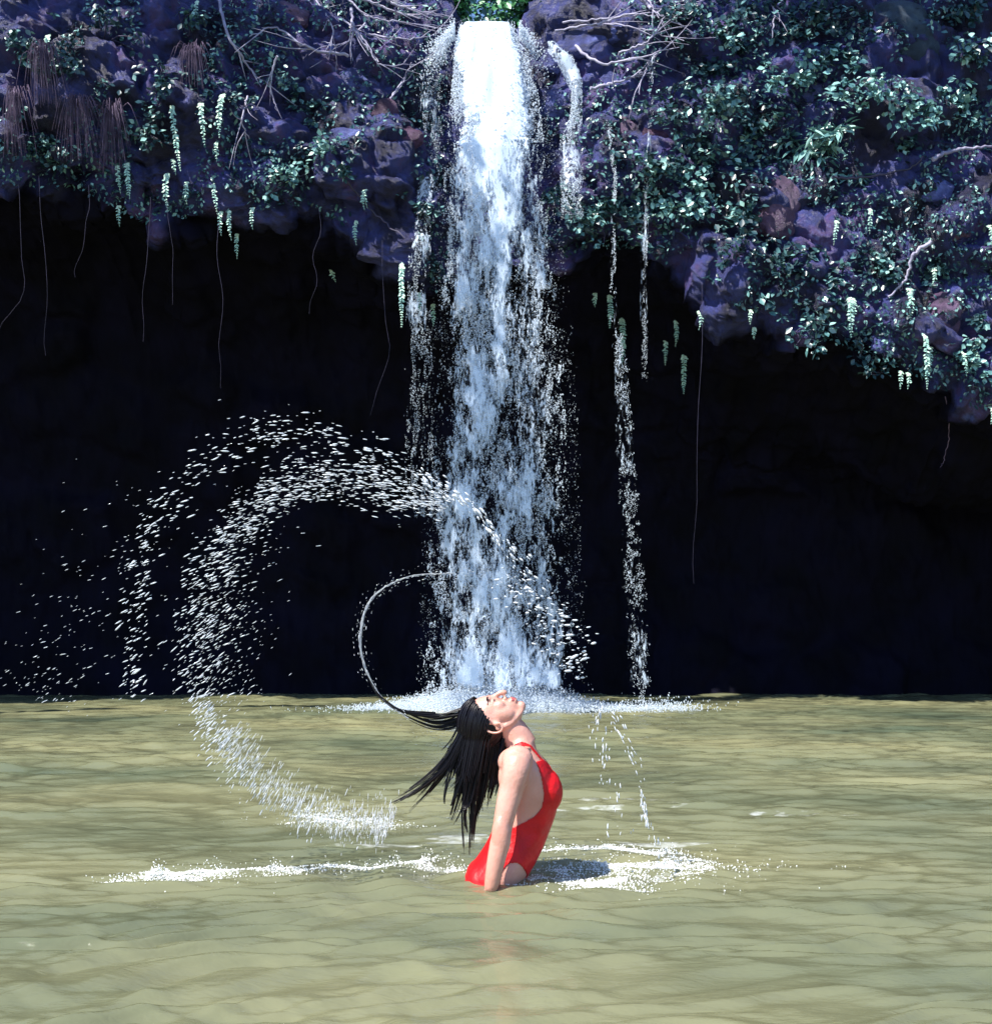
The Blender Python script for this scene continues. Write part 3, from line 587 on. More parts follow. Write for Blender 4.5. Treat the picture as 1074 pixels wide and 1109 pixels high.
# dry fern skirts
for i, (px, py, wd, hh) in enumerate([(88, 118, 26, 55), (125, 125, 22, 62), (212, 60, 24, 40), (50, 60, 22, 60), (20, 110, 20, 60)]):
    r = np.random.default_rng(60+i); p, _n = hit(px, py, .12); s = p[1]/F_PX; mb = MB()
    for k in range(80):
        a = r.normal(0, .5); top = np.array((a*wd*.35*s, r.normal(0, .04), r.normal(0, .06))); bt = np.array((a*wd*s*.95+r.normal(0, .05), r.normal(-.1, .05), -hh*s*r.uniform(.25, 1.1)))
        tube(mb, catmull([top, top*.2+bt*.35+np.array((a*.05, -.14, hh*s*.28)), bt], 7), np.linspace(.0045, .0015, 7), 3, cap=False)
    o = mb.build('dry_fern_skirt', M_DRY); o.location = tuple(p)
    tag(o, f'{ordn(i)} of the mauve skirts of dead fern hanging on the left cliff' if False else ['arched mauve skirt of dead fern at the middle left', 'mauve dead fern skirt hanging over the left cave lip', 'lilac dead fern fan high on the left cliff', 'dim dead fern skirt beside the long left frond', 'dead fern skirt at the left edge of the picture'][i], 'dead fern', 'dead ferns on the left cliff')

# roots and bare branches over the face
def root(pts, r0, r1, label, grp, mtl=M_ROOT, name='bare_root', lift=.14, twigs=0, seed=0):
    r = np.random.default_rng(seed+40); w_ = [hit(a, b, lift+.05*r.uniform(0, 1))[0] for a, b in pts]; w_ = np.array(w_)
    w_[:, 1] = np.minimum(w_[:, 1], np.median(w_[:, 1])+.25); o0 = w_[0].copy(); mb = MB(); k = len(pts)*7
    c = catmull(w_-o0, k); c += r.normal(0, .008, c.shape); tube(mb, c, np.linspace(r0, r1, k), 6)
    for i in range(twigs):
        j = r.integers(2, k-2); d = c[j]-c[j-2]; d /= np.linalg.norm(d)+1e-6
        e = d*r.uniform(.2, .5)+r.normal(0, .14, 3); tube(mb, catmull([c[j], c[j]+e*.5+r.normal(0, .02, 3), c[j]+e], 6), np.linspace(r0*.5, r1*.3, 6), 4)
    o = mb.build(name, mtl); o.location = tuple(o0); return tag(o, label, 'root', grp)
gl, gr_ = 'pale roots left of the main waterfall', 'pale roots right of the main waterfall'
RL = [[(372, -6), (400, 18), (440, 24), (492, 30)], [(388, -4), (425, 12), (470, 22)], [(380, 8), (385, 34), (410, 66)], [(398, 36), (440, 42), (478, 38)], [(372, 20), (396, 44), (412, 70), (450, 68)], [(410, -4), (438, 8), (490, 18)],
      [(236, -4), (248, 40), (272, 75), (290, 92)], [(378, 60), (330, 50), (300, 30), (270, 38)], [(340, -4), (360, 30), (352, 60)], [(420, 110), (436, 88), (446, 66)], [(395, 25), (370, 48), (348, 44)], [(300, 60), (292, 90), (300, 120)], [(268, 105), (262, 130), (270, 150)]]
RR = [[(610, 24), (650, 20), (700, 14), (735, 4)], [(640, 28), (680, 16), (722, 18)], [(700, -4), (712, 14), (740, 28)], [(600, 32), (650, 26), (690, 30), (740, 44)], [(668, 58), (700, 44), (722, 24)], [(705, 8), (690, -4)], [(622, 52), (650, 68), (690, 62), (735, 50)], [(640, 96), (668, 88), (700, 76)], [(715, 52), (702, 70), (690, 100)]]
for i, pts in enumerate(sorted(RL, key=lambda q: sum(a for a, b in q)/len(q))): root(pts, .022 if i % 3 == 0 else .014, .006, f'{ordn(i)} from the left of the {gl}', gl, twigs=5, seed=i)
for i, pts in enumerate(sorted(RR, key=lambda q: sum(a for a, b in q)/len(q))): root(pts, .022 if i % 3 == 0 else .014, .006, f'{ordn(i)} from the left of the {gr_}', gr_, twigs=5, seed=20+i)
root([(1008, 262), (990, 275), (982, 300), (962, 322)], .026, .012, 'thick curved pale root below the pink ledge stone', 'roots on the right cliff', seed=50)
root([(832, -4), (838, 14), (836, 40)], .014, .006, 'forked pale twig at the top of the right cliff', 'roots on the right cliff', twigs=6, seed=51)
root([(1074, 366), (1050, 368), (1022, 374)], .016, .006, 'thin root trailing left from the right edge among ferns', 'roots on the right cliff', seed=52)
root([(900, 192), (935, 192), (985, 182), (1000, 170)], .018, .008, 'long slanting branch behind the narrow leaved plants', 'roots on the right cliff', M_ROOTD, seed=53)
root([(1010, 172), (1035, 162), (1074, 158)], .03, .014, 'stout level root near the right edge above the pink block', 'roots on the right cliff', seed=54)
# free hanging vines in front of the cave
def vine(px, y0, y1, D, label, rad=.0017, sway=.32, mtl=M_ROOTD, seed=0):
    r = np.random.default_rng(seed+70); a = P(px, y0, D); L = (y1-y0)*D/F_PX; k = 16; t = np.linspace(0, 1, k)
    c = np.stack([sway*fbm(t*2, seed, 0, 3, 2)*t, 0*t, -L*t], -1); mb = MB(); tube(mb, c, rad*np.interp(t, [0, 1], [1.5, .6]), 5); o = mb.build('hanging_vine', mtl); o.location = tuple(a); tag(o, label, 'vine', 'vines hanging in front of the cave')
vl = [(20, 225, 372), (42, 215, 385), (96, 225, 300), (163, 238, 370), (181, 240, 330), (237, 265, 420), (345, 250, 340), (414, 285, 450), (760, 330, 632)]
for i, (a, b, c) in enumerate(vl): vine(a, b-25, c, 15.9, f'{ordn(i)} from the left of the thin dark vines hanging before the cave', seed=i, mtl=M_ROOTD)
o = root([(1024, 430), (1028, 460), (1024, 490), (1004, 512)], .008, .004, 'crooked twig dangling below the lip of the right cliff', 'roots on the right cliff', M_DRY, seed=55)
o = root([(362, 180), (400, 225), (438, 258)], .012, .008, 'slanting bare stem under the left cave lip', gl, M_ROOTD, seed=56)
# grey debris of leaves clinging everywhere
n = 12000; r = np.random.default_rng(77); ps = []
while len(ps) < n:
    a, b = r.uniform(-20, 1094), r.uniform(-10, 440)
    lim = np.interp(a, [q[0] for q in lipx], [q[1] for q in lipx])
    if b > lim+5 or 484 < a < 590 or (fbm(a/60., b/60., 0, 99, 3) < -.03): continue
    p, nn = hit(a, b, .03); ps.append(p)
ps = np.array(ps); v, f = LEAF; sc = .06*r.uniform(.4, 1.3, n)
d = np.stack([r.normal(0, .7, n), r.normal(-.3, .4, n), r.normal(-.5, .5, n)], -1); d /= np.linalg.norm(d, axis=1)[:, None]
up = np.stack([r.normal(0, .5, n), r.normal(-.6, .4, n), np.abs(r.normal(.7, .4, n))], -1); A = np.cross(d, up); A /= np.linalg.norm(A, axis=1)[:, None]; N_ = np.cross(A, d)
V = ps[:, None]+sc[:, None, None]*(v[None, :, 0:1]*A[:, None]+v[None, :, 1:2]*d[:, None]+v[None, :, 2:3]*N_[:, None])
gc = mesh_obj('ground_cover', V.reshape(-1, 3), (f[None]+(np.arange(n)*len(v))[:, None, None]).reshape(-1, 3), TEAL, midx=np.repeat(r.choice(3, n, p=[.5, .32, .18]), 6), smooth=False)
tag(gc, 'scattered small leaves and moss clinging all over the cliff face', 'ground cover', kind='stuff')

# unseen trees added so their crowns dapple the face and shade the lower fall
def tree(loc, label, bend, crown_c, crown_r, n, seed, yaw=0., size=.24):
    r = np.random.default_rng(seed); loc = np.array(loc, float); e = empty('shade_tree', tuple(loc)); tag(e, label, 'tree', 'unseen trees added for shade')
    cc_ = np.array(crown_c, float)-loc; bd = np.array(bend, float)-loc; c, q = math.cos(yaw), math.sin(yaw)
    V, Fq, pos = leaves(r, np.zeros(3), np.array((1, 1/.6, 1))*np.array(crown_r), n, size); R = np.array(((c, q, 0), (-q, c, 0), (0, 0, 1))); V = V@R+cc_; pos = pos@R
    mesh_obj('crown', V, Fq, GRN, e, midx=np.repeat(r.integers(0, 3, n), 6), smooth=False)
    mb = MB(); tube(mb, catmull([(0, 0, -.6), bd*.5+np.array((.1, 0, .2)), bd, cc_], 30), np.linspace(.24, .06, 30), 10)
    for i in range(18): q = pos[r.integers(0, n)]+cc_; tube(mb, catmull([bd+(cc_-bd)*r.uniform(.3, 1), (cc_+q)/2+r.normal(0, .1, 3), q], 8), np.linspace(.05, .01, 8), 5)
    mb.build('trunk', M_ROOTD, e)
tree((-10.3, 12.6, -.6), 'unseen tall tree added on the left bank to shade the lower waterfall', (-9.3, 12.3, 9.5), (-5.0, 12.0, 12.0), (2.4, .9, .5), 640, 5, math.atan2(.64, .77))
tree((-6.5, 18.4, 10.1), 'unseen leafy tree added on the rim left of the waterfall to dapple the cliff', (-6.4, 17.6, 11.3), (-6.0, 14.8, 12.6), (1.7, 1.0, .6), 1300, 7)
tree((5.2, 18.4, 10.2), 'unseen leafy tree added on the rim to dapple the leafy right cliff', (4.8, 17.6, 11.3), (2.7, 14.4, 12.8), (1.9, .9, .6), 1100, 6)
# ---------------------------------------------------------------- the woman
DB = 5.33; SB = 1207.0; ORG = np.array(((400+650/4.4375-537)/F_PX*DB, DB, 0.))
def B(cx, cy, y=0.): return np.array(((cx-650)/SB, y, (985-cy)/SB))
def R3(cx, cy, y=0.): return B(cx, cy, y)
mb = MB()
rings = [(470, 1120, 715, 1120, .150), (462, 1050, 728, 1060, .168), (458, 990, 745, 990, .172), (478, 940, 768, 945, .170), (520, 885, 797, 895, .158), (562, 820, 834, 820, .138), (598, 745, 864, 745, .122), (622, 665, 892, 665, .122),
         (636, 590, 902, 600, .130), (642, 520, 896, 518, .138), (642, 450, 862, 440, .142), (650, 390, 812, 376, .130), (668, 345, 780, 325, .080), (668, 300, 752, 272, .052), (650, 262, 735, 232, .050), (640, 235, 722, 205, .050)]
rg = np.array(rings, float); k = 70
sp = catmull(rg, k); th = np.linspace(0, 2*math.pi, 40, endpoint=False)
VV = []
for bx_, by_, fx_, fy_, w_ in sp:
    b_, f_ = B(bx_, by_), B(fx_, fy_); c = (b_+f_)/2; h = (f_-b_)/2
    e = .85
    VV.append(c+np.sign(np.cos(th))[:, None]*np.abs(np.cos(th))[:, None]**e*h+np.sign(np.sin(th))[:, None]*np.abs(np.sin(th))[:, None]**e*np.array((0, w_, 0)))
TORSO = np.array(VV); n_, s_ = TORSO.shape[:2]
i = np.arange(n_-1)[:, None]*s_; j = np.arange(s_)[None]; kk = (j+1) % s_
mb.add(TORSO.reshape(-1, 3), np.stack([i+j, i+kk, i+s_+kk, i+s_+j], -1).reshape(-1, 4))
for e_, rv in ((0, 1), (n_-1, 0)):
    ring = TORSO[e_]; v = np.vstack([ring, ring.mean(0)[None]]); jj = np.arange(s_); f = np.stack([jj, (jj+1) % s_, np.full(s_, s_)], -1); mb.add(v, f[:, ::-1] if rv else f)
for sg in (-1, 1):
    blob(mb, B(852, 560, sg*.056), (.058, .062, .080))
    blob(mb, B(535, 1000, sg*.075), (.060, .08, .080))                               # seat
    blob(mb, B(700, 410, sg*.105), (.07, .05, .06))                                  # shoulder girdle
    blob(mb, B(690, 480, sg*.10), (.06, .045, .09))                                  # lat
    # collar bone, neck tendon
    tube(mb, catmull([B(775, 345, sg*.02), B(765, 350, sg*.08), B(735, 352, sg*.14)], 8), .010, 8)
    tube(mb, catmull([B(640, 250, sg*.045), B(700, 300, sg*.035), B(768, 348, sg*.014)], 8), .012, 8)
    # legs
    tube(mb, catmull([B(600, 1000, sg*.09), B(640, 1180, sg*.095), B(690, 1420, sg*.10), B(705, 1560, sg*.10)], 20), np.interp(np.linspace(0, 1, 20), [0, .2, .9, 1], [.085, .088, .055, .055]), 16)
    tube(mb, catmull([B(705, 1560, sg*.10), B(660, 1760, sg*.10), B(630, 2080, sg*.10)], 16), np.interp(np.linspace(0, 1, 16), [0, .3, 1], [.054, .056, .036]), 14)
    blob(mb, B(665, 2120, sg*.105), (.10, .04, .032))
def arm(sg, dx=0, ang=0):
    pts = [B(708+dx, 388, sg*.150), B(702+dx, 440, sg*.180), B(675+dx, 540, sg*.198), B(645+dx, 660, sg*.222), B(632+dx, 740, sg*.232), B(608+dx, 850, sg*.240), B(588+dx, 955, sg*.242), B(582+dx, 985, sg*.240)]
    p = catmull(pts, 40); t = np.linspace(0, 1, 40)
    tube(mb, p, np.interp(t, [0, .08, .2, .42, .52, .62, .85, .95, 1], [.050, .058, .052, .040, .037, .039, .029, .024, .024]), 20)
    blob(mb, B(708+dx, 396, sg*.152), (.062, .052, .058)); blob(mb, B(628+dx, 668, sg*.236), (.022, .022, .03)); blob(mb, B(632+dx, 735, sg*.244), (.038, .034, .085)); blob(mb, B(688+dx, 505, sg*.200), (.040, .036, .085)); blob(mb, B(700, 470, sg*.150), (.055, .035, .06))
    # palm and fingers, below the surface, spread a little, pressing down and forward
    w0 = B(580+dx, 985, sg*.240)
    pal = catmull([w0, w0+np.array((-.002, 0, -.03)), w0+np.array((.004, 0, -.06)), w0+np.array((.012, 0, -.085))], 10)
    tube(mb, pal, np.interp(np.linspace(0, 1, 10), [0, .4, 1], [.024, .036, .036]), 16, flat=.42)
    for q, (ox, ln) in enumerate(((-.027, .066), (-.009, .076), (.010, .072), (.027, .056))):
        b0 = pal[-1]+np.array((ox, 0, .012)); d = np.array((.15+ox*5, -sg*.12, -1.)); d /= np.linalg.norm(d)
        f = [b0, b0+d*ln*.45, b0+d*ln*.45+np.array((.25, -sg*.35, -.9))*ln*.3, b0+d*ln*.45+np.array((.45, -sg*.6, -1.3))*ln*.45]
        tube(mb, catmull(f, 10), np.linspace(.0088, .0066, 10), 8)
    b0 = pal[3]+np.array((-.024, -sg*.004, 0)); tube(mb, catmull([b0+np.array((.012, 0, .008)), b0+np.array((-.022, -sg*.01, -.026)), b0+np.array((-.028, -sg*.018, -.052))], 9), np.linspace(.0115, .008, 9), 8)
arm(-1); arm(1, dx=18)
blob(mb, B(762, 350), (.030, .055, .040)); tube(mb, catmull([B(716, 240), B(742, 300), B(775, 365)], 8), .026, 10)
# head, local axes: f = out of the face, u = towards the crown, s = sideways
HS = 1.06; HO = B(593, 228)
uax = np.array((-.985, 0, .10)); uax /= np.linalg.norm(uax); fax = np.array((.10, -.10, .985)); fax -= uax*(fax@uax); fax /= np.linalg.norm(fax); sax = np.cross(fax, uax)
HM = np.stack([fax, uax, sax], 1)
def Hd(f, u, s=0.): return HO+HM@(np.array((f, u, s))*HS)
def hb(f, u, s, r): blob(mb, Hd(f, u, s), np.array(r)*HS, HM)
hb(-.006, .032, 0, (.092, .086, .074)); hb(.028, .018, 0, (.068, .078, .064)); hb(.030, -.032, 0, (.058, .072, .056)); hb(.028, -.055, 0, (.045, .052, .050)); hb(.02, -.01, 0, (.062, .06, .067))
for sg in (-1, 1):
    tube(mb, catmull([Hd(-.012, -.020, sg*.058), Hd(.004, -.060, sg*.052), Hd(.042, -.094, sg*.030), Hd(.066, -.106, 0)], 10), np.array([.011]*10)*HS, 10)
    hb(.062, -.018, sg*.036, (.026, .024, .022)); hb(.089, .024, sg*.028, (.007, .006, .022)); hb(.078, .008, sg*.031, (.013, .010, .015)); hb(.092, -.036, sg*.013, (.010, .009, .009))
    hb(.036, -.032, sg*.036, (.034, .050, .030))
    # ear: a bent rim round a hollow
    a = np.linspace(.3, 2*math.pi-.5, 18)
    rimp = [Hd(-.006+.023*math.cos(q)*.95, -.004+.034*math.sin(q), sg*(.084+.006*math.cos(q+2))) for q in a]
    tube(mb, np.array(rimp), .0062, 7); tube(mb, np.array([Hd(.006, .012, sg*.066), Hd(.006, .012, sg*.084)]), .008, 7); tube(mb, np.array([Hd(.006, -.016, sg*.066), Hd(.006, -.016, sg*.084)]), .008, 7); hb(-.012, -.022, sg*.074, (.010, .012, .006)); hb(.002, .0, sg*.070, (.008, .026, .006))
hb(.068, -.100, 0, (.020, .018, .020)); hb(.040, -.072, 0, (.036, .036, .040)); hb(.018, -.045, 0, (.038, .045, .052))
tube(mb, catmull([Hd(.088, .020), Hd(.099, .0), Hd(.114, -.026), Hd(.108, -.038)], 10), np.array([.008, .008, .009, .009, .010, .0105, .0115, .012, .012, .010])*HS, 10)
hb(.089, -.060, 0, (.012, .008, .024)); hb(.087, -.075, 0, (.012, .008, .021)); hb(.05, -.05, 0, (.042, .05, .04))
# neck up into the skull
tube(mb, catmull([B(735, 350), B(700, 290), B(650, 240), B(596, 215)], 14), np.linspace(.062, .052, 14), 18)
raw = mb.build('body', M_SKIN)
rm = raw.modifiers.new('r', 'REMESH'); rm.mode = 'VOXEL'; rm.voxel_size = .0040; rm.use_smooth_shade = True
s2 = raw.modifiers.new('s', 'SMOOTH'); s2.factor = .5; s2.iterations = 12
dg = bpy.context.evaluated_depsgraph_get(); dg.update()
me = bpy.data.meshes.new_from_object(raw.evaluated_get(dg)); bpy.data.objects.remove(raw)
me.materials.clear(); me.materials.append(M_SKIN); me.name = 'body'
for p_ in me.polygons: p_.use_smooth = True
woman = empty('person', tuple(ORG))
tag(woman, 'woman in red swimsuit arching back hip deep in the pool, flinging long wet black hair', 'person')
body = bpy.data.objects.new('body', me); COL.objects.link(body); body.parent = woman
nv = len(me.vertices); co = np.empty(nv*3); me.vertices.foreach_get('co', co); co = co.reshape(-1, 3)
nr = np.empty(nv*3); me.vertices.foreach_get('normal', nr); nr = nr.reshape(-1, 3)
nf = len(me.polygons); lt = np.empty(nf, int); me.polygons.foreach_get('loop_total', lt); li = np.empty(len(me.loops), int); me.loops.foreach_get('vertex_index', li)
print('body verts', nv, 'quads', (lt == 4).all())
cx = co[:, 0]*SB+650; cy = 985-co[:, 2]*SB; ya = np.abs(co[:, 1])
# --- swimsuit: the body's own surface, lifted and thickened
side = np.interp(cx, [450, 560, 620, 690, 770, 815, 832, 840], [800, 790, 770, 735, 690, 640, 585, 400])
sidec = np.interp(cy, [300, 345, 420, 480, 560, 620, 660, 700, 740, 790], [770, 772, 800, 818, 832, 822, 790, 720, 640, 430])
suit = cx > sidec
suit &= (cy > 405-0*cx) | (np.abs(ya-.078) < .0095)
suit &= ~((cy < 425) & (cy > 300) & (cx < 700)) & (cy > 330)
neck = 405+70*np.clip(1-ya/.06, 0, 1); suit &= (cy > neck) | (np.abs(ya-.078) < .0095)
leg = (((cx-690)/66)**2+((cy-985)/108)**2 < 1) & (ya > .085)
suit &= ~leg & (cy < 1125) & ~((cy > 1000) & (ya > .11))
armr = (np.hypot(cx-np.interp(cy, [388, 440, 540, 660, 740, 850, 985, 1200], [708, 702, 675, 645, 632, 608, 582, 590]), 0) < 75) & (ya > np.interp(cy, [388, 480, 600, 900, 1000], [.13, .15, .17, .19, .19])) & (cy < 1250)
armr2 = (ya > .186)
suit &= ~armr & ~armr2
strap2 = (cy < 425) & (np.abs(ya-.078) < .0085) & (cx > 640) & (cy > 310) & (nr[:, 2] > -.3)
suit |= strap2
starts = np.concatenate(([0], np.cumsum(lt)[:-1])); quads = li.reshape(-1, 4) if (lt == 4).all() else None
def sub_mesh(name, mask, lift, m_, thick):
    fq = quads[mask[quads].all(1)]; used = np.unique(fq); mp_ = np.full(nv, -1); mp_[used] = np.arange(len(used))
    o = mesh_obj(name, co[used]+nr[used]*lift, mp_[fq], m_, woman); s = o.modifiers.new('t', 'SOLIDIFY'); s.thickness = thick; s.offset = 1
    return o
sub_mesh('swimsuit', suit, .0012, M_RED, .0025)
hl = (co-HO)@HM/HS      # head-local coordinates (f,u,s)
lips = (np.abs(hl[:, 1]+.067) < .010*np.sqrt(np.clip(1-(hl[:, 2]/.024)**2, 0, 1))) & (hl[:, 0] > .085)
sub_mesh('lips', lips, .0003, M_LIP, .0008)
for sg in (-1, 1):
    br = (np.abs(hl[:, 1]-(.031-.25*np.abs(np.abs(hl[:, 2])-.03))) < .0038) & (np.abs(hl[:, 2]*sg-.032) < .019) & (hl[:, 0] > .06)
    if br.sum() > 8: sub_mesh('eyebrow', br, .0003, M_HAIR, .0012)
    mb = MB(); tube(mb, np.array([Hd(.0905-.5*(abs(q)/.5)**2*.012, .004-.1*(.25-q*q)*.03, sg*(.031+q*.026)) for q in np.linspace(-.5, .5, 9)]), .0014, 5); mb.build('eyelashes', M_HAIR, woman)
# --- hair
mb = MB(); v, f = ICO5 = ico(6)
hc = v*np.array((.102, .096, .083))+np.array((-.010, .034, 0))
keepv = hc[:, 0] < .008+.9*hc[:, 1]+.004*np.sin(hc[:, 2]*300)
hn = 1+.035*fbm(hc[:, 2]*90, hc[:, 1]*12, hc[:, 0]*12, 7, 3)
hw = HO+((hc*hn[:, None])*HS)@HM.T
ff = f[keepv[f].all(1)]; used = np.unique(ff); mp_ = np.full(len(v), -1); mp_[used] = np.arange(len(used)); mb.add(hw[used], mp_[ff])
rh = np.random.default_rng(9)
GD = [([(560, 235), (548, 400), (525, 560), (500, 700), (487, 875)], .050, .010, 75, .03), ([(600, 275), (590, 400), (572, 520), (556, 625)], .045, .012, 75, 0), ([(500, 210), (478, 350), (455, 500), (415, 660), (368, 765)], .042, .007, 55, .04),
      ([(485, 190), (430, 300), (345, 430), (205, 548), (52, 640)], .040, .012, 70, -.02), ([(500, 215), (445, 340), (372, 455), (285, 565), (185, 668)], .034, .008, 50, .05), ([(510, 250), (460, 380), (405, 490), (345, 590)], .034, .006, 40, -.04),
      ([(486, 175), (410, 190), (300, 207), (158, 178)], .016, .005, 55, 0), ([(488, 205), (410, 246), (310, 256), (200, 215), (150, 180)], .024, .004, 40, .02), ([(545, 260), (505, 450), (475, 610), (438, 650)], .040, .008, 45, -.03),
      ([(585, 260), (566, 420), (548, 570), (545, 668)], .040, .007, 45, .05), ([(628, 285), (612, 400), (598, 500), (586, 560)], .030, .008, 55, -.035), ([(540, 240), (500, 420), (478, 560), (474, 700), (482, 800)], .045, .008, 60, 0),
      ([(560, 240), (530, 420), (505, 560), (470, 640)], .050, .010, 60, .02), ([(600, 260), (580, 400), (560, 500), (540, 590)], .045, .012, 70, .04), ([(520, 230), (480, 370), (440, 480), (400, 590), (385, 640)], .042, .008, 55, .0),
      ([(640, 262), (632, 330), (620, 400), (608, 455)], .022, .010, 40, -.05), ([(490, 180), (440, 260), (400, 330), (330, 400)], .03, .006, 30, .03)]
for pts, r0, r1, ns, yo in GD:
    g = np.array([B(a, b, yo*(.3+.7*i/len(pts))) for i, (a, b) in enumerate(pts)]); k = 22; c = catmull(g, k); t = np.linspace(0, 1, k)
    T = np.gradient(c, axis=0); T /= np.linalg.norm(T, axis=1)[:, None]; A = np.cross(T, (0, 1., 0)); A /= np.linalg.norm(A, axis=1)[:, None]
    nl = 6; la = rh.uniform(0, 6.28, nl); lr = np.sqrt(rh.uniform(.05, 1, nl)); ll = rh.uniform(.82, 1.04, nl); lw = rh.normal(0, 1.1, nl); lf = rh.uniform(.9, 1.9, nl)
    for q in range(ns):
        b = q % nl; a, rr = rh.uniform(0, 6.28), math.sqrt(rh.uniform(0, 1)); w_ = np.interp(t, [0, .35, 1], [r0, r0*.85, r1*1.7])
        L = ll[b]*rh.uniform(.85, 1.0); tw = la[b]+lw[b]*t; inn = rr*r0*.55*np.interp(t/L, [0, .3, .8, 1.2], [1, .7, .22, .06]); sw = a+2.5*t
        pth = c+(lr[b]*w_*lf[b]*np.interp(t, [0, 1], [.8, 1.])*np.cos(tw)+inn*np.cos(sw))[:, None]*A+(lr[b]*w_*1.1*np.sin(tw)+inn*np.sin(sw))[:, None]*np.array((0, 1, 0))
        m_ = min(k, max(6, int(k*L))); tube(mb, pth[:m_], np.linspace(rh.uniform(.0018, .0034), .0007, m_), 5, cap=False)
AXR = np.array((.104, .098, .085)); HCN = np.array((-.010, .034, 0)); gd = HM.T@np.array((0, 0, -1.))
for q in range(620):     # strands combed back over the cap, then hanging off it
    a_, b_ = rh.uniform(-1.25, 1.25), rh.uniform(0, 1)
    dirv = np.array((.25+.75*rh.uniform(-.9, 1), .55*rh.uniform(-.3, 1), rh.choice((-1, -1, 1))*rh.uniform(0, 1))); dirv /= np.linalg.norm(dirv); pnt = dirv*AXR
    if (pnt+HCN)[0] > .016+.85*(pnt+HCN)[1]: continue
    pts = []; fall_ = rh.uniform(.02, .16); hung = 0.
    for st in range(40):
        lift = 1.012+.02*b_; pts.append((pnt*lift+HCN)); nn = pnt/AXR**2; nn /= np.linalg.norm(nn)
        tg = gd+np.array((0, .25, 0))-nn*((gd+np.array((0, .25, 0)))@nn)
        if nn@gd > .45 or hung > 0: pnt = pnt+gd*.011+np.array((0, .002, 0)); hung += .011
        else:
            pnt = pnt+tg/np.linalg.norm(tg)*.009; pnt = pnt/np.linalg.norm(pnt/AXR)
        if hung > fall_: break
    if len(pts) > 4: tube(mb, HO+(np.array(pts)*HS)@HM.T, np.linspace(.0030, .0012, len(pts)), 4, cap=False)
for q in range(14):      # the lock's drawn out tip, running on into the loop of water
    e_ = rh.normal(0, .003, 3); tube(mb, catmull([B(330, 204)+e_*2, B(165, 182)+e_, B(88, 140)+e_*.8, B(30, 84)+e_*.5, B(-8, 10)+e_*.2], 16), np.linspace(.0030, .0010, 16), 5, cap=False)
hair = mb.build('hair', M_HAIR, woman)

# ---------------------------------------------------------------- water thrown off the hair
def dash_cloud(path, wid, n, ang, seed, smin, smax, lk, depth=.12, edgebias=0, D=5.33, name='water_spray', label='', cat='spray'):
    """drops along a path (photo units) at the woman's distance; wid and ang along the path"""
    r = np.random.default_rng(seed); c = catmull(np.array(path, float), 400); tt = np.linspace(0, 1, 400)
    t = r.uniform(0, 1, n); dn = np.interp(t, np.linspace(0, 1, len(n_w := wid)), n_w)
    q = c[(t*399).astype(int)]; Tn = np.gradient(c, axis=0); Tn /= np.linalg.norm(Tn, axis=1)[:, None]; Tn = Tn[(t*399).astype(int)]
    o = r.normal(0, .5, n)*dn; px = q[:, 0]-Tn[:, 1]*o; py = q[:, 1]+Tn[:, 0]*o
    dd = D+r.normal(0, depth, n); pos = np.stack([(px-537)/F_PX*dd, dd, 1-(py-HOR)/F_PX*dd], -1)
    an = np.radians(np.interp(t, np.linspace(0, 1, len(ang)), ang)+r.normal(0, 7, n)); axv = np.stack([np.cos(an), r.normal(0, .15, n), np.sin(an)], -1)
    s = (smin+(smax-smin)*r.uniform(0, 1, n)**2.2)*.47; ln = s*r.uniform(*lk, n)*2.1; ok = pos[:, 2] > .0
    V, Fq = scatter(pos[ok], s[ok], ln[ok], axv[ok], ICO1 if n < 900 else ICO1, .12)
    c0 = V.mean(0); o_ = mesh_obj(name, V-c0, Fq, M_SPRAY); o_.location = tuple(c0); return tag(o_, label, cat, kind='stuff')
px1 = .00368   # metres per photo pixel at the woman
dash_cloud([(486, 545), (440, 515), (400, 495), (340, 470), (290, 465), (235, 490), (190, 535), (158, 580), (150, 640), (144, 700), (142, 760)], [12, 22, 26, 30, 26, 22, 20, 18, 16, 14], 560, [-20, -14, -5, 0, 6, 14, 22, 28, 32, 36], 1, .0022, .0075, (1.6, 3.4), label='outer arc of elongated water drops curving high over the left of the woman')
dash_cloud([(480, 550), (430, 535), (380, 520), (320, 525), (272, 555), (240, 600), (222, 660), (215, 710), (222, 770), (245, 820), (300, 868), (360, 892), (420, 896)], [14, 22, 26, 24, 26, 28, 34, 34, 22, 22, 22, 22, 18], 2300, [-16, -10, -3, 5, 12, 20, 28, 34, 40, 48, 62, 78, 84], 2, .0018, .0062, (1.8, 4.2), label='dense inner arc of water drops curving round the left and ending in the pool')
dash_cloud([(330, 500), (280, 560), (262, 640), (258, 700), (262, 770)], [40, 50, 44, 36, 30], 380, [0, 12, 22, 32, 38], 3, .0014, .0040, (2, 4), label='sparse small drops inside the inner arc of spray')
dash_cloud([(180, 560), (120, 590), (85, 660), (60, 720), (40, 760)], [66, 70, 80, 66, 50], 230, [12, 18, 24, 28, 32], 4, .0012, .0036, (2.5, 4.5), label='faint outermost drops far left over the dark cave')
dash_cloud([(250, 790), (275, 830), (330, 870), (400, 884), (425, 892)], [18, 22, 22, 24, 24], 900, [50, 60, 70, 82, 86], 5, .0012, .0034, (3, 9), label='white curtain of splashing droplets where the inner arc meets the pool')
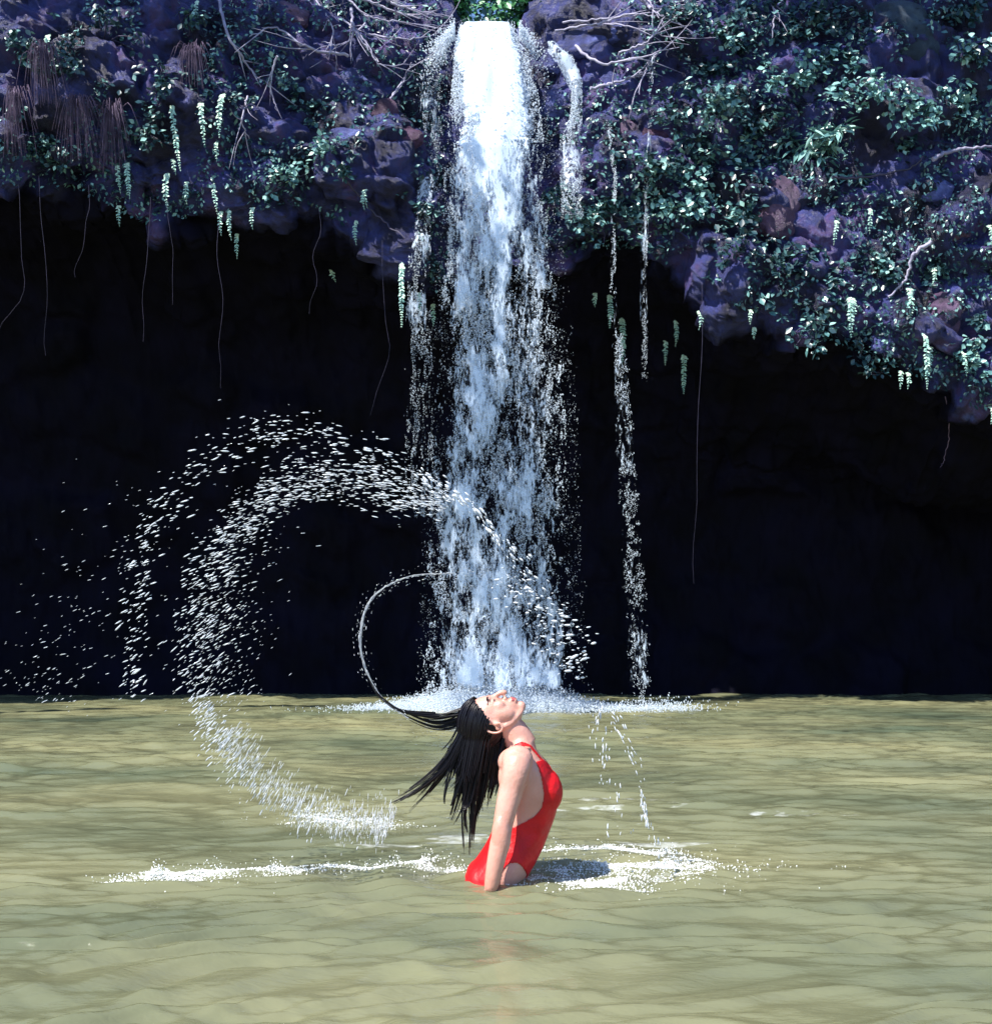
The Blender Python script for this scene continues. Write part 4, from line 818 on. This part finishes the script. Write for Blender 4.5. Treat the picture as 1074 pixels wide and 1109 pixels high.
dash_cloud([(452, 512), (480, 530), (510, 548), (535, 580), (560, 605), (585, 650), (612, 690), (628, 720)], [10, 9, 8, 8, 10, 18, 30, 30], 230, [-40, -35, -50, -60, -50, -30, 0, 20], 6, .0045, .0135, (.9, 1.8), .06, label='string of bright round drops crossing the waterfall down to the right of her face')
dash_cloud([(535, 632), (560, 645), (590, 660), (605, 700), (625, 738)], [18, 20, 22, 30, 22], 90, [0, 0, 0, 0, 0], 7, .004, .0115, (.9, 1.5), .06, label='loose cluster of bright drops just above and right of her face')
dash_cloud([(640, 762), (652, 790), (654, 830), (660, 870), (682, 905)], [12, 14, 14, 16, 16], 60, [80, 84, 88, 90, 95], 8, .0035, .0095, (1.2, 2.8), .06, label='left string of drops falling toward the pool right of the woman')
dash_cloud([(666, 768), (676, 800), (690, 830), (697, 870), (702, 895), (722, 925)], [7, 6, 5, 4, 6, 8], 85, [120, 115, 110, 95, 95, 90], 9, .0035, .0090, (1.3, 3.2), .04, label='right string of drops falling in a curved thread beside the woman')
# inner ring of water trailing off the flung lock
c = catmull([P(a, b, DB) for a, b in ((442, 778), (420, 762), (404, 742), (392, 712), (391, 680), (400, 652), (420, 634), (450, 623), (492, 621))], 70)
mb = MB(); rr = np.interp(np.linspace(0, 1, 70), [0, .2, .5, .8, 1], [.002, .003, .0052, .003, .0012])
for q in range(5):
    a = q*1.26+np.linspace(0, 9, 70); T = np.gradient(c, axis=0); T /= np.linalg.norm(T, axis=1)[:, None]; A = np.cross(T, (0, 1., 0))
    jit = rh.normal(0, .0012, (70, 3)); tube(mb, c+jit+(rr*.75*np.cos(a))[:, None]*A+(rr*.75*np.sin(a))[:, None]*np.array((0, 1, 0)), rr*.42*rh.uniform(.35, 1.3, 70), 6)
M_ROPE = simple('water_rope', (.55, .58, .66), .1, (.80, .82, .86), 60, spec=.8, trans=.6)
cc = c[0].copy(); o = mb.build('water_jet', M_ROPE, off=cc); o.location = tuple(cc); tag(o, 'thin rope of water looping in a near circle off the flung lock of hair', 'water jet')
dash_cloud([(440, 776), (404, 744), (391, 700), (392, 665), (415, 636), (450, 623), (492, 621), (515, 626)], [8, 9, 9, 9, 9, 9, 12, 16], 260, [130, 120, 95, 80, 50, 15, 0, 0], 15, .0009, .003, (1.2, 3), .02, label='fine droplets clinging along the thin looping rope of water')
# foam on the pool
def foam_line(path, wid, n, seed, up, label, hgt=.03, smax=.006):
    r = np.random.default_rng(seed); n = int(n*2.2); smax *= .62; c = catmull(np.array(path), 300); t = r.integers(0, 300, n)
    w_ = np.interp(t/299., np.linspace(0, 1, len(wid)), wid); p = c[t]+r.standard_t(4, (n, 2))*.42*w_[:, None]*np.array((1.6, 1))
    k = .5+.5*vnoise(p[:, 0]*9, p[:, 1]*14, seed, 3) > r.uniform(.1, .75, n); p = p[k]; m_ = len(p)
    z = water_z(p[:, 0], p[:, 1])+np.abs(r.normal(0, 1, m_))**1.5*hgt*.4*vnoise(p[:, 0]*14, p[:, 1]*3, 2, 4).clip(-.2, 1)+.001
    ax_ = np.stack([r.normal(0, .6, m_), r.normal(0, .3, m_), np.full(m_, up)], -1)
    s = r.uniform(.3, 1, m_)**2*smax; V, Fq = scatter(np.stack([p[:, 0], p[:, 1], z], -1), s, s*r.uniform(1, 2.4, m_), ax_, OCT, .2)
    c0 = V.mean(0); o_ = mesh_obj('foam', V-c0, Fq, M_FOAM); o_.location = tuple(c0); tag(o_, label, 'foam', kind='stuff')
foam_line(WAKE_L, [.05, .10, .10, .08, .04], 6500, 1, .9, 'long white foam wake on the pool to the left of the woman', .05)
foam_line(WAKE_A, [.08, .12, .14, .10], 1800, 2, 1.2, 'foam patch under the foot of the inner arc of spray', .05, .005)
foam_line(WAKE_R, [.05, .07, .08, .10, .12, .08, .04], 5200, 3, .6, 'ring of foam on the pool just right of the woman', .03)
foam_line([G(630, 945), G(670, 942), G(715, 940)], [.18, .22, .16], 4200, 4, .8, 'churned white foam patch inside the ring right of the woman', .04)
foam_line([G(505, 944), G(520, 955), G(560, 962), G(590, 952)], [.02, .02, .03, .03], 500, 5, .6, 'thin collar of foam round her hips and arm', .01, .004)
